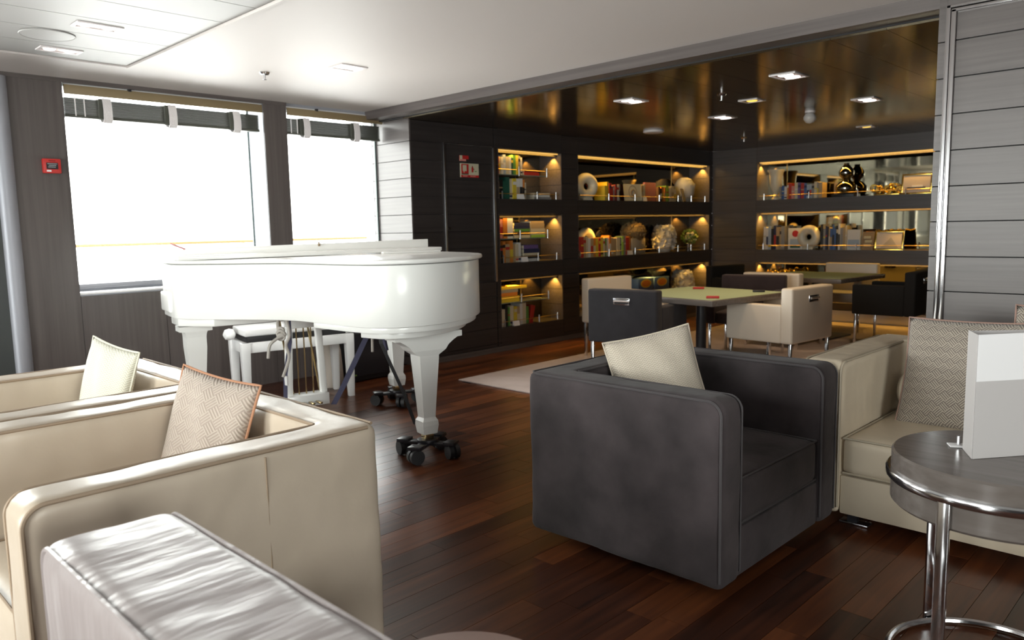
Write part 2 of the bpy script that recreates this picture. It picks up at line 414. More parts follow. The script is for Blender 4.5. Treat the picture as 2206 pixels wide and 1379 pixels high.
# ---- right wall with chrome trimmed door
wallR = struct(box('wall_right', groove, None, -1.232, 4.2, YR+.016, YR+.15, 0, ZC), 'grey horizontal board wall behind the cream sofa', 'wall')
boards_y(wallR, YR, -1.236, -1.199, 0, ZC, wood_x, LR)
door2 = struct(box('door_2', groove, None, -1.16, 1.0, YR+.008, YR+.016, 0, 2.30), 'grey boarded door framed in polished chrome', 'door')
boards_y(door2, YR-.004, -1.155, 1.0, 0, 2.296, wood_x, LR, t=.012)
box('chrome_frame', chrome, door2, -1.199, -1.1795, YR-.022, YR+.016, 0, 2.322, .002)
box('chrome_frame', chrome, door2, -1.1775, -1.156, YR-.020, YR+.016, 0, 2.30, .002)
box('chrome_frame', chrome, door2, -1.198, 1.0, YR-.022, YR+.016, 2.308, 2.322, .002)
box('chrome_frame', chrome, door2, -1.177, 1.0, YR-.020, YR+.016, 2.288, 2.304, .002)
boards_y(wallR, YR, -1.2, 4.2, 2.323, ZC, wood_x, LR)
boards_y(wallR, YR, 1.02, 4.2, 0, 2.322, wood_x, LR)

# ---- hose cabinet door in the bookcase wall
door1 = struct(box('door_1', groove, None, XA-.014, XA-.010, 4.905, 5.575, .750, 2.115), 'shade-darkened boarded fire cabinet door with metal edge strips', 'door')
boards_x(door1, XA, 4.922, 5.560, .757, 2.108, shaded_y, t=.010)
box('edge_strip', steel, door1, XA-.01, XA+.014, 4.900, 4.920, .742, 2.122, .002)
box('edge_strip', steel, door1, XA-.01, XA+.014, 5.562, 5.588, .742, 2.105, .002)
box('edge_strip', black_metal, door1, XA-.01, XA+.006, 4.920, 5.562, .742, .755)
box('edge_strip', steel, door1, XA-.01, XA+.004, 4.920, 5.562, 2.110, 2.118)
MB().cyl((XA, 4.945, 1.30), (XA+.02, 4.945, 1.30), .013, 14).build('lock', chrome, door1, True)

# ---- window wall
ww = MB()
ww.box(XW-.35, XW-.012, -3.4, 4.53, -.05, .880)                     # below the sills
ww.box(XW-.35, XW-.03, -3.4, 4.53, 2.375, ZC+.08)                   # header
piers = [(1.412, 1.755), (3.267, 3.48), (1.0, 1.33), (-3.4, -.45)]
for a, b in piers: ww.box(XW-.16, XW-.012, a, b, .88, 2.375)
ww.box(XW-.35, XW-.21, 4.50, 4.53, .88, 2.375)
wallW = struct(ww.build('wall_window', alu), 'window wall of wood clad piers and low panels', 'wall')
def clad(y0, y1, z0, z1, mat=wood_z): box('cladding_panel', mat, wallW, XW-.012, XW, y0, y1, z0, z1)
clad(1.412, 1.755, 0, 2.372); clad(3.267, 3.48, .0, 2.372)
clad(1.758, 2.352, 0, .868); clad(2.356, 3.264, 0, .868); clad(3.483, 4.497, 0, .868)
clad(1.0, 1.31, 0, 2.372, hull_dark); clad(-3.4, -.45, 0, 2.372); clad(-.447, .997, 0, .868)
box('head_trim', wood_y, wallW, XW-.03, XW+.006, -3.4, 3.48, 2.372, ZC)
MB().cyl((XW-.03, 1.365, 0), (XW-.03, 1.365, 2.372), .062, 24).build('round_post', alu, wallW, True)
for k, (a, b) in enumerate(WIN):
    w = struct(box('window_%d' % (k+1), alu, None, XW-.30+(.14 if k == 1 else 0), XW-.27+(.14 if k == 1 else 0), a-.02, b+(.0 if k == 1 else .02), .86, .915), ['large lounge window left of the wooden pier', 'narrower lounge window beside the boarded return wall', 'window further along the lounge wall'][k], 'window')
    g = .012; q = .14 if k == 1 else 0.
    box('pane', glass, w, XW-.286+q, XW-.282+q, a+.004, b-.004, .915, 2.375)
    for yy in (a, b-g): box('gasket', gasket, w, XW-.292+q, XW-.276+q, yy, yy+g, .915, 2.375)
    box('window_sill', steel, w, XW-.27+q, XW-.02, a, b, .868, .888)
    box('sill_rail', alu, w, XW-.055, XW+.004, a, b, .925, .955, .006); box('sill_edge', white_paint, w, XW-.02, XW+.008, a, b, .880, .893)
    if k != 1: box('jamb', alu, w, XW-.27, XW-.012, b-.003, b+.0, .893, 2.372)
    box('jamb', alu, w, XW-.27, XW-.012, a, a+.003, .893, 2.372)

# ---- walls behind the camera
bkb = MB(); bkb.box(-6.45, 4.2, -3.36, -3.26, -.05, .22).box(-6.45, 4.2, -3.36, -3.26, 2.33, ZC+.08)
px0 = -6.45
for a, b in BWIN: bkb.box(px0, a, -3.36, -3.26, .22, 2.33); px0 = b
bkb.box(px0, 4.2, -3.36, -3.26, .22, 2.33)
struct(bkb.build('wall_rear', wood_x), 'wood clad wall of windows behind the seats', 'wall')
for k, (a, b) in enumerate(BWIN):
    struct(box('window_%d' % (k+4), glass, None, a, b, -3.33, -3.326, .22, 2.33), ORD[k]+' window of the rear wall', 'window')
fsb = MB().box(4.1, 4.2, -3.26, 4.3, -.05, .88).box(4.1, 4.2, -3.26, 4.3, 2.33, ZC+.08); py0 = -3.26
for a, b in FWIN: fsb.box(4.1, 4.2, py0, a, .88, 2.33); py0 = b
fsb.box(4.1, 4.2, py0, 4.3, .88, 2.33)
struct(fsb.build('wall_far_side', wood_y), 'wood clad wall of windows across the lounge', 'wall')
for k, (a, b) in enumerate(FWIN):
    struct(box('window_%d' % (k+6), glass, None, 4.15, 4.154, a, b, .88, 2.33), ORD[k]+' window of the wall across the lounge', 'window')

# ---- outside: deck and handrail
struct(box('deck', deck_white, None, -9.6, -6.47, -14, 22, -.25, -.15), 'white painted outer deck beyond the windows', 'deck')
rail = empty('deck_handrail', (-9.3, 0, -.15), label='varnished wooden handrail on white posts beyond the windows', cat='handrail')
box('top_rail', handrail_wood, rail, -.06, .06, -14, 22, 1.325, 1.365, .01)
for i in range(16): MB().cyl((0, -13+i*2.2, 0), (0, -13+i*2.2, 1.33), .02, 8).build('post', deck_white, rail)

# ================================================================== NICHES: mirrors, strips, rails, lights
def spot(parent, loc, power, size=70, col=(1, .60, .22), rot=(0, 0, 0), r=.02, blend=.6):
    d = bpy.data.lights.new('lamp_light', 'SPOT'); d.energy = power; d.color = col; d.spot_size = R(size); d.spot_blend = blend; d.shadow_soft_size = r
    o = bpy.data.objects.new('lamp_light', d); COL.objects.link(o); o.location = loc; o.rotation_euler = rot
    if parent: o.parent = parent
    return o
def frame_of(kind, s0):                                  # local frame of a niche: x to the right, y into the wall, z up
    return ((XA, s0, 0), R(90)) if kind == 'A' else ((s0, YB, 0), 0)
def niche(wall, kind, s0, s1, z0, z1, mirror, posts, lights, wood, rods=()):
    (lx, ly, lz), rz = frame_of(kind, s0); L = s1-s0
    n = bpy.data.objects.new('niche', None); COL.objects.link(n); n.parent = wall; n.location = (lx, ly, lz); n.rotation_euler = (0, 0, rz); n.empty_display_size = .1
    box('mirror', mirror, n, .002, L-.002, ND-.012, ND-.001, z0+.002, z1-.002)
    for sx in (.0, L):                                    # boarded ends
        for k in range(3):
            a = z0+(z1-z0)*k/3; b = z0+(z1-z0)*(k+1)/3
            e = (.001, .010) if sx == 0 else (L-.010, L-.001)
            box('end_board', wood_y if kind == 'A' else wood_x, n, e[0], e[1], .002, ND-.013, a+.002, b-.002)
    box('shelf_board', wood, n, .010, L-.010, .001, ND-.013, z0+.0005, z0+.006)
    if z1 > 2: box('light_strip', strip_glow, n, .03, L-.03, .028, .044, z1-.012, z1-.004)
    for sx in lights:
        p = MB().cyl((sx, .10, z1-.014), (sx, .10, z1-.002), .018, 12).build('spotlight', brass, n)
        spot(n, (sx, .10, z1-.02), 6.5, 100, rot=(R(8), 0, 0), col=(1, .52, .08), r=.012, blend=.5)
    MB().cyl((.03, .028, z0+.062), (L-.03, .028, z0+.062), .0035, 6).build('gallery_rail', gold_rail, n)
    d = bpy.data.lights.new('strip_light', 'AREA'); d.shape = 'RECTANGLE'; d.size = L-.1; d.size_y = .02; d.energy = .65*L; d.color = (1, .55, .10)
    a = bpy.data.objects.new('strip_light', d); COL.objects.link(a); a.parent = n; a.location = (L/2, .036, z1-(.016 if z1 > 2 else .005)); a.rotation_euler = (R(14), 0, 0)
    box('added_light_baffle', wood, n, .012, L-.012, .056, .064, z1-.034, z1-.001)  # board added to hide the strip light from the mirror
    if z1 < 2: box('added_light_lip', wood, n, .012, L-.012, .004, .012, z1-.016, z1-.001)  # lip added to hide the strip light from the front
    for sx in posts: MB().cyl((sx, .028, z0+.006), (sx, .028, z0+.088), .0065, 8).build('rail_post', steel, n, True)
    for sx in rods: box('mirror_joint', gold_rail, n, sx-.008, sx+.008, ND-.018, ND-.012, z0+.004, z1-.004)
    return n
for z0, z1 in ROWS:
    niche(wallA, 'A', *AY[0], z0, z1, mirror_bronze, (.08, .62, .93), (.30, .955), shaded_y, (.64,))
    niche(wallA, 'A', *AY[1], z0, z1, mirror_bronze, (.06, .62, 1.16, 1.70, 2.15, 2.48, 2.84), (.6, 1.6, 2.875), shaded_y, (2.45,))
    niche(wallB, 'B', *BX[0], z0, z1, mirror_clear, (.10, .72, 1.34, 1.90, 2.5), (.045, 1.0, 2.0), shaded_x, (.28,))
# part-width glass tier in each narrow niche
for k, (z0, z1) in enumerate(ROWS):
    g = empty('glass_shelf', (XA, AY[0][0], z0+.262), R(90), 'part-width glass shelf in the %s narrow book niche' % ['top', 'middle', 'bottom'][k], 'shelf', 'glass shelves in the narrow niches')
    box('pane', M('shelf_glass_%d' % k, (.20, .24, .20), .05) if k == 0 else bpy.data.materials['shelf_glass_0'], g, .012, .78, .03, ND-.02, -.008, 0)
    MB().cyl((.014, .026, .050), (.80, .026, .050), .0035, 6).build('rail', gold_rail, g)
    for sx in (.34, .78): MB().cyl((sx, .026, -.012), (sx, .026, .085), .008, 8).build('post', steel, g, True)
    MB().cyl((.62, ND-.03, -.26), (.62, ND-.03, -.008), .006, 6).build('support_rod', gold_rail, g)

# ------------------------------------------------------------------ books
def book_mesh(w, d, h, key, band=None):
    mb = MB(); c = .003
    mb.box(0, c, 0, d, 0, h).box(w-c, w, 0, d, 0, h).box(c, w-c, 0, c, 0, h)
    mb.mat(1).box(c, w-c, c, d-.004, .004, h-.004)
    mats = [BOOKM[key], pages]
    if band: mb.mat(2).box(.0015, w-.0015, -.0008, .001, h*band[1], h*band[2]); mats.append(BOOKM[band[0]])
    return mb, mats
def books(kind, s0, where, s, z, spec, dfront=.06, grp='books in the wall niches', lean=0., dep=(.14, .19)):
    """spec: string of colour keys; upright books from left to right"""
    (lx, ly, lz), rz = frame_of(kind, s0); M4 = Matrix.Translation((lx, ly, lz)) @ Matrix.Rotation(rz, 4, 'Z')
    n = 0; last = None
    for i, item in enumerate(spec):
        key, w, h = item[0], item[1], item[2]
        bd = (random.choice('wcykrtn'), *random.choice(((.55, .62), (.7, .85), (.2, .6), (.1, .2)))) if random.random() < .75 else None
        mb, mats = book_mesh(w, random.uniform(*dep), h, key, bd)
        o = mb.build('book', mats); a = lean if i == len(spec)-1 else 0.
        o.matrix_world = M4 @ Matrix.Translation((s, dfront+random.uniform(0, .012), z)) @ Matrix.Rotation(a, 4, 'Y')
        tag(o, '%s book, %s from the left %s' % (BOOKC[key][0], ORD[i], where), 'book', grp)
        s += w+.0015+(abs(math.sin(a))*h if a else 0)
    return s
def rowspec(keys, L, hmin, hmax):
    ws = [random.uniform(.6, 1.4) for _ in keys]; t = L/sum(ws)
    return [(k, w*t-.0015, random.uniform(hmin, hmax)) for k, w in zip(keys, ws)]
def stack(kind, s0, where, s, z, spec, dfront=.06):
    (lx, ly, lz), rz = frame_of(kind, s0); M4 = Matrix.Translation((lx, ly, lz)) @ Matrix.Rotation(rz, 4, 'Z')
    for i, (key, L, t) in enumerate(spec):
        mb, mats = book_mesh(t, .17, L, key, None)
        o = mb.build('book', mats)
        o.matrix_world = M4 @ Matrix.Translation((s+random.uniform(0, .012), dfront, z+t+.0005)) @ Matrix.Rotation(R(90), 4, 'Y')
        o.rotation_mode = 'XYZ'
        pos = 'lowest' if i == 0 else ('topmost' if i == len(spec)-1 else ORD[i]+' up')
        tag(o, '%s book lying flat, %s in %s' % (BOOKC[key][0], pos, where), 'book', 'books lying in stacks')
        z += t+.001
    return z
a0 = AY[0][0]
zz = [r[0]+.006 for r in ROWS]; zg = [r[0]+.263 for r in ROWS]
books('A', a0, 'on the top narrow niche glass shelf', .035, zg[0], rowspec('rcwlcwdgyew', .40, .175, .215))
stack('A', a0, 'the red pair on the top glass shelf', .45, zg[0], [('r', .24, .035), ('m', .22, .02)])
books('A', a0, 'on the lower tier, top narrow niche', .035, zz[0], rowspec('tkddcywwoc', .45, .18, .24))
stack('A', a0, 'the pale stack, top narrow niche', .60, zz[0], [('e', .28, .028), ('w', .26, .022), ('c', .26, .02)])
books('A', a0, 'on the middle narrow niche glass shelf', .025, zg[1], rowspec('rpow', .24, .19, .225))
stack('A', a0, 'the dark stack on the middle glass shelf', .275, zg[1], [('c', .25, .03), ('s', .24, .035), ('g', .24, .03), ('n', .25, .035), ('n', .24, .03)])
stack('A', a0, 'the cream stack on the middle glass shelf', .535, zg[1], [('h', .23, .03), ('c', .24, .035), ('c', .23, .03), ('t', .22, .05), ('t', .21, .03)])
books('A', a0, 'on the lower tier, middle narrow niche', .025, zz[1], rowspec('rkototcw', .36, .18, .235))
stack('A', a0, 'the dark stack, lower middle narrow niche', .42, zz[1], [('w', .25, .03), ('k', .25, .03), ('c', .24, .028), ('n', .25, .045), ('v', .23, .04)])
stack('A', a0, 'the yellow stack on the bottom glass shelf', .03, zg[2], [('y', .30, .06), ('o', .28, .04), ('e', .29, .035), ('y', .42, .03)])
books('A', a0, 'on the lower tier, bottom narrow niche', .03, zz[2], rowspec('rckgcytwcgr', .52, .18, .235), lean=R(14))
a1 = AY[1][0]
books('A', a1, 'after the ring sculpture, top wide niche', .585, zz[0], rowspec('yyrremwe', .32, .17, .235))
books('A', a1, 'beside the portrait card, top wide niche', 1.36, zz[0], rowspec('cc', .07, .20, .22))
books('A', a1, 'after the pink book, top wide niche', 1.728, zz[0], rowspec('skoohcccc', .44, .17, .215))
books('A', a1, 'in the middle wide niche row', .07, zz[1], rowspec('rrtcwtoyrycgwottcehero', 1.05, .21, .255), dep=(.11, .13))
b0 = BX[0][0]
books('B', b0, 'beside the urn, top mirrored niche', .30, zz[0], rowspec('ebworpcvrbllecet', .58, .16, .22))
books('B', b0, 'end of the middle mirrored niche', .085, zz[1], rowspec('wwlkntte', .30, .27, .325))
books('B', b0, 'right of the ring, middle mirrored niche', .875, zz[1], rowspec('kenktbbbkwetc', .335, .27, .335))
books('B', b0, 'behind the sepia photo, middle mirrored niche', 1.385, zz[1], rowspec('oo', .06, .22, .24), dfront=.13)

def inw(name, kind, s0, s, d, z, label, cat, rz=0.):
    (lx, ly, lz), r0 = frame_of(kind, s0); M4 = Matrix.Translation((lx, ly, lz)) @ Matrix.Rotation(r0, 4, 'Z')
    o = bpy.data.objects.new(name, None); COL.objects.link(o); o.empty_display_size = .05
    o.matrix_world = M4 @ Matrix.Translation((s, d, z)) @ Matrix.Rotation(rz, 4, 'Z')
    return tag(o, label, cat)
# wide cover-out books
e = inw('book', 'A', a1, 1.48, .10, zz[0], 'pink book standing cover out in the top wide niche', 'book')
m_, mt = book_mesh(.03, .24, .245, 'p'); o = m_.build('cover', [BOOKM['p'], pages], e); o.rotation_euler = (0, 0, R(-90)); o.location = (0, .03, 0)
e = inw('book', 'B', b0, .395, .15, zz[1], 'white book with red flower cover facing out, middle mirrored niche', 'book')
m_, mt = book_mesh(.025, .20, .285, 'w'); o = m_.build('cover', [BOOKM['w'], pages], e); o.rotation_euler = (0, 0, R(-90)); o.location = (0, .03, 0)
MB().cyl((.10, .0035, .21), (.10, .0045, .21), .045, 16).build('red_flower_print', red_print, e)
box('blue_print', BOOKM['l'], e, .03, .17, .0035, .0048, .05, .14); box('green_print', BOOKM['d'], e, .03, .17, .003, .0046, .02, .05)
e = inw('book', 'B', b0, 1.22, .05, zz[1], 'pale blue patterned book facing out, middle mirrored niche', 'book')
m_, mt = book_mesh(.025, .16, .255, 'l'); o = m_.build('cover', [BOOKM['w'], pages], e); o.rotation_euler = (0, 0, R(-90)); o.location = (0, .03, 0)
box('blue_print', BOOKM['l'], e, .01, .15, .0035, .0048, .03, .13)

# ------------------------------------------------------------------ ornaments in the niches
def ring_sculpture(kind, s0, s, d, z, Rr, r, label, rz=0.):
    e = inw('ring_sculpture', kind, s0, s, d, z, label, 'sculpture', rz)
    MB().torus((0, 0, Rr+r+.012), Rr, r, 'y', 40, 18).build('ring', ceramic_ivory, e, True)
    MB().prism([(-.07, -.05), (.07, -.05), (.07, .05), (-.07, .05)], 0, .03).build('foot', ceramic_ivory, e, bevel=.01)
ring_sculpture('A', a1, .33, .15, zz[0], .098, .060, 'yellowish ceramic ring at the left of the top wide niche', R(-20))
ring_sculpture('A', a1, .46, .265, zz[1], .12, .050, 'ceramic ring standing behind the books of the middle wide niche')
ring_sculpture('B', b0, .715, .085, zz[1], .095, .060, 'white ceramic ring between books in the middle mirrored niche')
def frilly(kind, s0, s, d, z, r, h, label, mat=ceramic_white, name='ruffled_vase', petals=300):
    e = inw(name, kind, s0, s, d, z, label, 'vase')
    prof = [(.50*r, 0), (.80*r, .12*h), (.95*r, .40*h), (.92*r, .64*h), (.72*r, .86*h), (.45*r, .97*h), (.40*r, .94*h), (.38*r, .8*h)]
    MB().lathe(prof, n=24).build('body', mat, e, True)
    mb = MB(); rnd = random.Random(int(s*1000))
    for i in range(petals):
        t = rnd.random()**.8; a = rnd.uniform(0, 6.283); zz_ = h*(.1+.85*t)
        for q in range(len(prof)-3):
            if prof[q][1] <= zz_ <= prof[q+1][1]:
                f = (zz_-prof[q][1])/(prof[q+1][1]-prof[q][1]); rr = prof[q][0]+(prof[q+1][0]-prof[q][0])*f; break
        c = Vector((rr*math.cos(a), rr*math.sin(a), zz_)); n = Vector((math.cos(a), math.sin(a), rnd.uniform(0, .8))).normalized()
        u = n.orthogonal().normalized(); u.rotate(Matrix.Rotation(rnd.uniform(0, 6), 3, n)); v = n.cross(u); L = r*.26
        mb.add([c-u*L*.5, c+u*L*.5, c+u*L*.45+n*L*.9+v*L*.3, c-u*L*.45+n*L*.9+v*L*.2, c+n*L*.45-v*L*.05], [(0, 1, 4), (1, 2, 4), (2, 3, 4), (3, 0, 4)])
    mb.build('ruffles', mat, e)['kind'] = 'stuff'
    return e
# big round vase
e = inw('round_vase', 'A', a1, 2.52, .165, zz[0], 'large round white vase at the right of the top wide niche', 'vase')
MB().lathe([(.07, 0), (.10, .03), (.138, .12), (.145, .19), (.132, .26), (.095, .315), (.05, .338), (.035, .33), (.03, .28)], n=32).build('body', ceramic_white, e, True)
mb = MB()
for i in range(26):
    a = random.uniform(-2.4, -.5); t = random.uniform(.2, .3); rr = .14 if t < .24 else .11
    mb.torus((rr*math.cos(a), rr*math.sin(a), t), .012, .005, 'y', 8, 5)
mb.build('shell_relief', ceramic_white, e, True)
frilly('A', a1, 2.02, .165, zz[1], .145, .37, 'white ruffled vase in the middle wide niche')
frilly('A', a1, 2.49, .165, zz[2], .145, .42, 'ruffled cream vase in the bottom wide niche')
e = inw('planter', 'A', a1, 1.30, .16, zz[1], 'beige square planter topped with brown dry moss', 'planter')
box('pot', basket, e, -.15, .15, -.09, .09, 0, .20, .008)
def blob(name, mat, e, c, r, n, size, seed, sz=.8):
    mb = MB(); rnd = random.Random(seed)
    for i in range(n):
        d = Vector((rnd.gauss(0, 1), rnd.gauss(0, 1), rnd.gauss(0, 1))).normalized(); p = Vector(c)+Vector((d.x*r[0], d.y*r[1], d.z*r[2]*sz))
        u = d.orthogonal().normalized(); u.rotate(Matrix.Rotation(rnd.uniform(0, 6), 3, d)); v = d.cross(u)
        mb.add([p-u*size, p+v*size*.6, p+u*size, p+d*size*1.2], [(0, 1, 3), (1, 2, 3), (2, 0, 3)])
    o = mb.build(name, mat, e); o['kind'] = 'stuff'; return o
MB().lathe([(.02, -.10), (.11, -.07), (.155, 0), (.13, .07), (.06, .105), (.01, .11)], (0, 0, .28), 20).build('moss_core', moss, e, True)
blob('moss_tufts', moss, e, (0, 0, .28), (.165, .15, .12), 420, .016, 4, 1.)
e = inw('flower_pot', 'A', a1, 2.57, .12, zz[1], 'small pot of cream flowers at the right of the middle niche', 'plant')
MB().lathe([(.045, 0), (.06, .10), (.055, .10), (.045, .09)], n=20).build('pot', chrome, e, True)
blob('leaves', leaf_green, e, (.02, 0, .19), (.13, .09, .09), 130, .025, 5, 1.)
mb = MB(); rnd = random.Random(3)
for i in range(16):
    c = (rnd.uniform(-.09, .05), rnd.uniform(-.09, .0), rnd.uniform(.13, .25)); mb.lathe([(.004, -.018), (.024, -.008), (.026, .006), (.010, .018)], c, 8)
mb.build('blooms', petal, e)
# framed things and cards
def photo_frame(kind, s0, s, d, z, w, h, fw, fmat, pmat, label, rz=0., tilt=12, cat='picture frame', name='photo_frame'):
    e = inw(name, kind, s0, s, d, z, label, cat, rz)
    g = bpy.data.objects.new('frame', None)
    mb = MB(); t = .014
    mb.box(-w/2, w/2, 0, t, 0, fw).box(-w/2, w/2, 0, t, h-fw, h).box(-w/2, -w/2+fw, 0, t, fw, h-fw).box(w/2-fw, w/2, 0, t, fw, h-fw)
    f = mb.build('frame', fmat, e, bevel=.002); f.rotation_euler = (R(-tilt), 0, 0)
    p = box('picture', pmat, f, -w/2+fw, w/2-fw, .004, .010, fw, h-fw)
    b = box('backing', black_plastic, f, -w/2+.003, w/2-.003, t-.003, t, .003, h-.003)
    st = MB().prism([(-.02, 0), (.02, 0), (.02, .004), (-.02, .004)], 0, h*.62).build('stand', black_plastic, e); st.location = (0, .012+h*.62*math.sin(R(2*tilt)), 0); st.rotation_euler = (R(tilt), 0, 0)
    return e, f
e, f = photo_frame('A', a1, 1.16, .05, zz[0], .27, .215, .012, paper_cream, paper_cream, 'cream card with an oval portrait in the top wide niche', R(-18), 8, 'card', 'portrait_card')
MB().torus((0, .003, .115), .062, .004, 'y', 24, 6, 1.25).build('oval_line', sheet_brown, f)
MB().torus((0, .003, .105), .028, .012, 'y', 20, 6, 1.3).build('portrait_print', sheet_brown, f)
photo_frame('A', a1, 2.31, .02, zz[0], .14, .185, .012, sheet_brown, paper_cream, 'small brown photo frame leaning before the round vase', R(20), 14)
e, f = photo_frame('B', b0, 2.0, .07, zz[0], .34, .245, .020, gold_leaf, print_sky, 'gold framed ship picture in the top mirrored niche', 0, 9)
MB().prism([(-.10, -.001), (.10, -.001), (.10, .003), (-.10, .003)], .07, .082).build('ship_hull_print', black_plastic, f)
MB().prism([(-.05, -.001), (.07, -.001), (.07, .003), (-.05, .003)], .082, .105).build('ship_deck_print', white_card, f)
e, f = photo_frame('B', b0, 1.47, .03, zz[1], .155, .23, .014, sheet_brown, sheet_brown, 'sepia group photo in the middle mirrored niche', R(-10), 10)
for x, z in ((.0, .06), (.01, .11), (-.01, .16)): MB().prism([(x-.045, -.001), (x+.045, -.001), (x+.045, .0035), (x-.045, .0035)], z-.016, z+.016).build('figures_print', paper_cream, f)
e, f = photo_frame('B', b0, 1.72, .05, zz[1], .33, .245, .022, gold_leaf, print_sky, 'ornate gold frame with a mountain picture, middle mirrored niche', R(6), 12)
MB().add([(-.10, .003, .025), (.11, .003, .025), (.02, .003, .16), (-.10, .0055, .025), (.11, .0055, .025), (.02, .0055, .16)], [(0, 1, 2), (5, 4, 3), (0, 3, 4, 1), (1, 4, 5, 2), (2, 5, 3, 0)]).build('mountain_print', print_grey, f)
mb = MB()
for i in range(13): mb.lathe([(.002, -.012), (.018, -.005), (.018, .006), (.004, .014)], (-.15+i*.025, .006, .243+.006*math.sin(i*1.7)), 8)
mb.build('crest', gold_leaf, f, True)
# urn, gourd vase, gold coral
e = inw('urn', 'B', b0, .225, .12, zz[0], 'tall ivory pedestal urn at the left of the top mirrored niche', 'urn')
MB().lathe([(.055, 0), (.055, .02), (.028, .04), (.022, .07), (.045, .10), (.075, .18), (.085, .30), (.092, .36), (.112, .385), (.112, .40), (.085, .40), (.075, .30), (.03, .15)], n=28).build('body', ceramic_ivory, e, True)
e = inw('gourd_vase', 'B', b0, 1.15, .15, zz[0], 'glossy silver double gourd vase on a dark plinth', 'vase')
box('plinth', black_plastic, e, -.14, .14, -.11, .11, 0, .04, .004)
MB().lathe([(.10, .04), (.128, .09), (.125, .14), (.08, .19), (.045, .215), (.05, .235), (.085, .27), (.092, .315), (.07, .36), (.035, .40), (.04, .425), (.03, .42), (.02, .36)], n=32).build('body', silver_glaze, e, True)
def coral(kind, s, d, z, label, w=.15, n=16, seed=1):
    e = inw('gold_coral', kind, b0, s, d, z, label, 'ornament'); rnd = random.Random(seed); mb = MB()
    for i in range(n):
        x = -w+2*w*i/(n-1); mb.torus((x, rnd.uniform(-.04, .04), .05+rnd.uniform(0, .05)), rnd.uniform(.025, .045), .010, rnd.choice('xy'), 12, 6)
    mb.build('branches', gold_leaf, e, True)
    box('base', gold_leaf, e, -w, w, -.035, .035, 0, .02, .005)
coral('B', 1.66, .12, zz[0], 'tangled gold coral ornament in the top mirrored niche')
coral('B', .30, .13, zz[2]+.28, 'gold coral ornament in the bottom mirrored niche', .17, 18, 2)
e = inw('plinth', 'B', b0, .30, .13, zz[2], 'dark plinth under the gold coral in the bottom mirrored niche', 'plinth'); box('block', black_plastic, e, -.2, .2, -.07, .07, 0, .278, .004)
# boxed games in the bottom wide niche
gz = zz[2]
for i, (key, t, lab) in enumerate((('n', .20, 'large navy games box under the printed games boxes'), ('b', .075, 'blue games box with orange print, bottom wide niche'))):
    if i == 0:
        e = inw('games_box', 'A', a1, 1.62, .16, gz, lab, 'box'); box('carton', BOOKM[key], e, -.36, .36, -.11, .11, 0, t, .003); gz += t+.001
    else:
        for j, s in enumerate((1.43, 1.80)):
            e = inw('games_box', 'A', a1, s, .15, gz, ['left', 'right'][j]+' blue games box with orange print, bottom wide niche', 'box'); box('carton', BOOKM['b'], e, -.17, .17, -.10, .10, 0, .155, .003)
            o = MB().lathe([(.001, -.0005), (.07, -.0005), (.07, .0005), (.001, .0005)], n=24).build('yellow_print', BOOKM['y'], e)
            o.rotation_euler = (R(90), 0, 0); o.location = (0, -.1008, .09); o.scale = (1.7, .8, 1)
            o = MB().lathe([(.001, -.0005), (.06, -.0005), (.06, .0005), (.001, .0005)], n=24).build('orange_print', BOOKM['o'], e)
            o.rotation_euler = (R(90), 0, 0); o.location = (0, -.1022, .09); o.scale = (1.6, .7, 1)
e = inw('moss_ball', 'A', a1, 1.85, .17, gz+.17, 'dry brown moss ball on the games boxes', 'ornament')
MB().lathe([(.03, 0), (.09, .02), (.13, .06), (.10, .11), (.04, .13)], n=18).build('core', moss, e, True); blob('tufts', moss, e, (0, 0, .07), (.14, .10, .06), 200, .016, 9, 1.)
# little white cards on the shelves
for i, (k, s0, s, z, lab) in enumerate((('A', a0, .40, zz[1], 'small white notice card, middle narrow niche'), ('A', a0, .25, zz[2], 'small white notice card, bottom narrow niche'), ('A', a1, 1.36, zz[0], 'small white notice card, top wide niche'), ('A', a1, 1.05, zz[1], 'small white notice card, middle wide niche'), ('A', a0, .36, zz[0], 'small white notice card, top narrow niche'))):
    e = inw('notice_card', k, s0, s, .012, z, lab, 'card'); MB().prism([(-.045, 0), (.045, 0), (.045, .0015), (-.045, .0015)], 0, .055).build('front', white_card, e).rotation_euler = (R(-14), 0, 0)
    MB().prism([(-.045, .026), (.045, .026), (.045, .0275), (-.045, .0275)], 0, .055).build('back', white_card, e)

# ================================================================== CARPET
rug = box('rug', rug_mat, None, -4.90, -1.08, 4.295, 9.86, 0.0005, .012, .004)
tag(rug, 'mauve-grey patterned carpet under the library tables', 'rug')

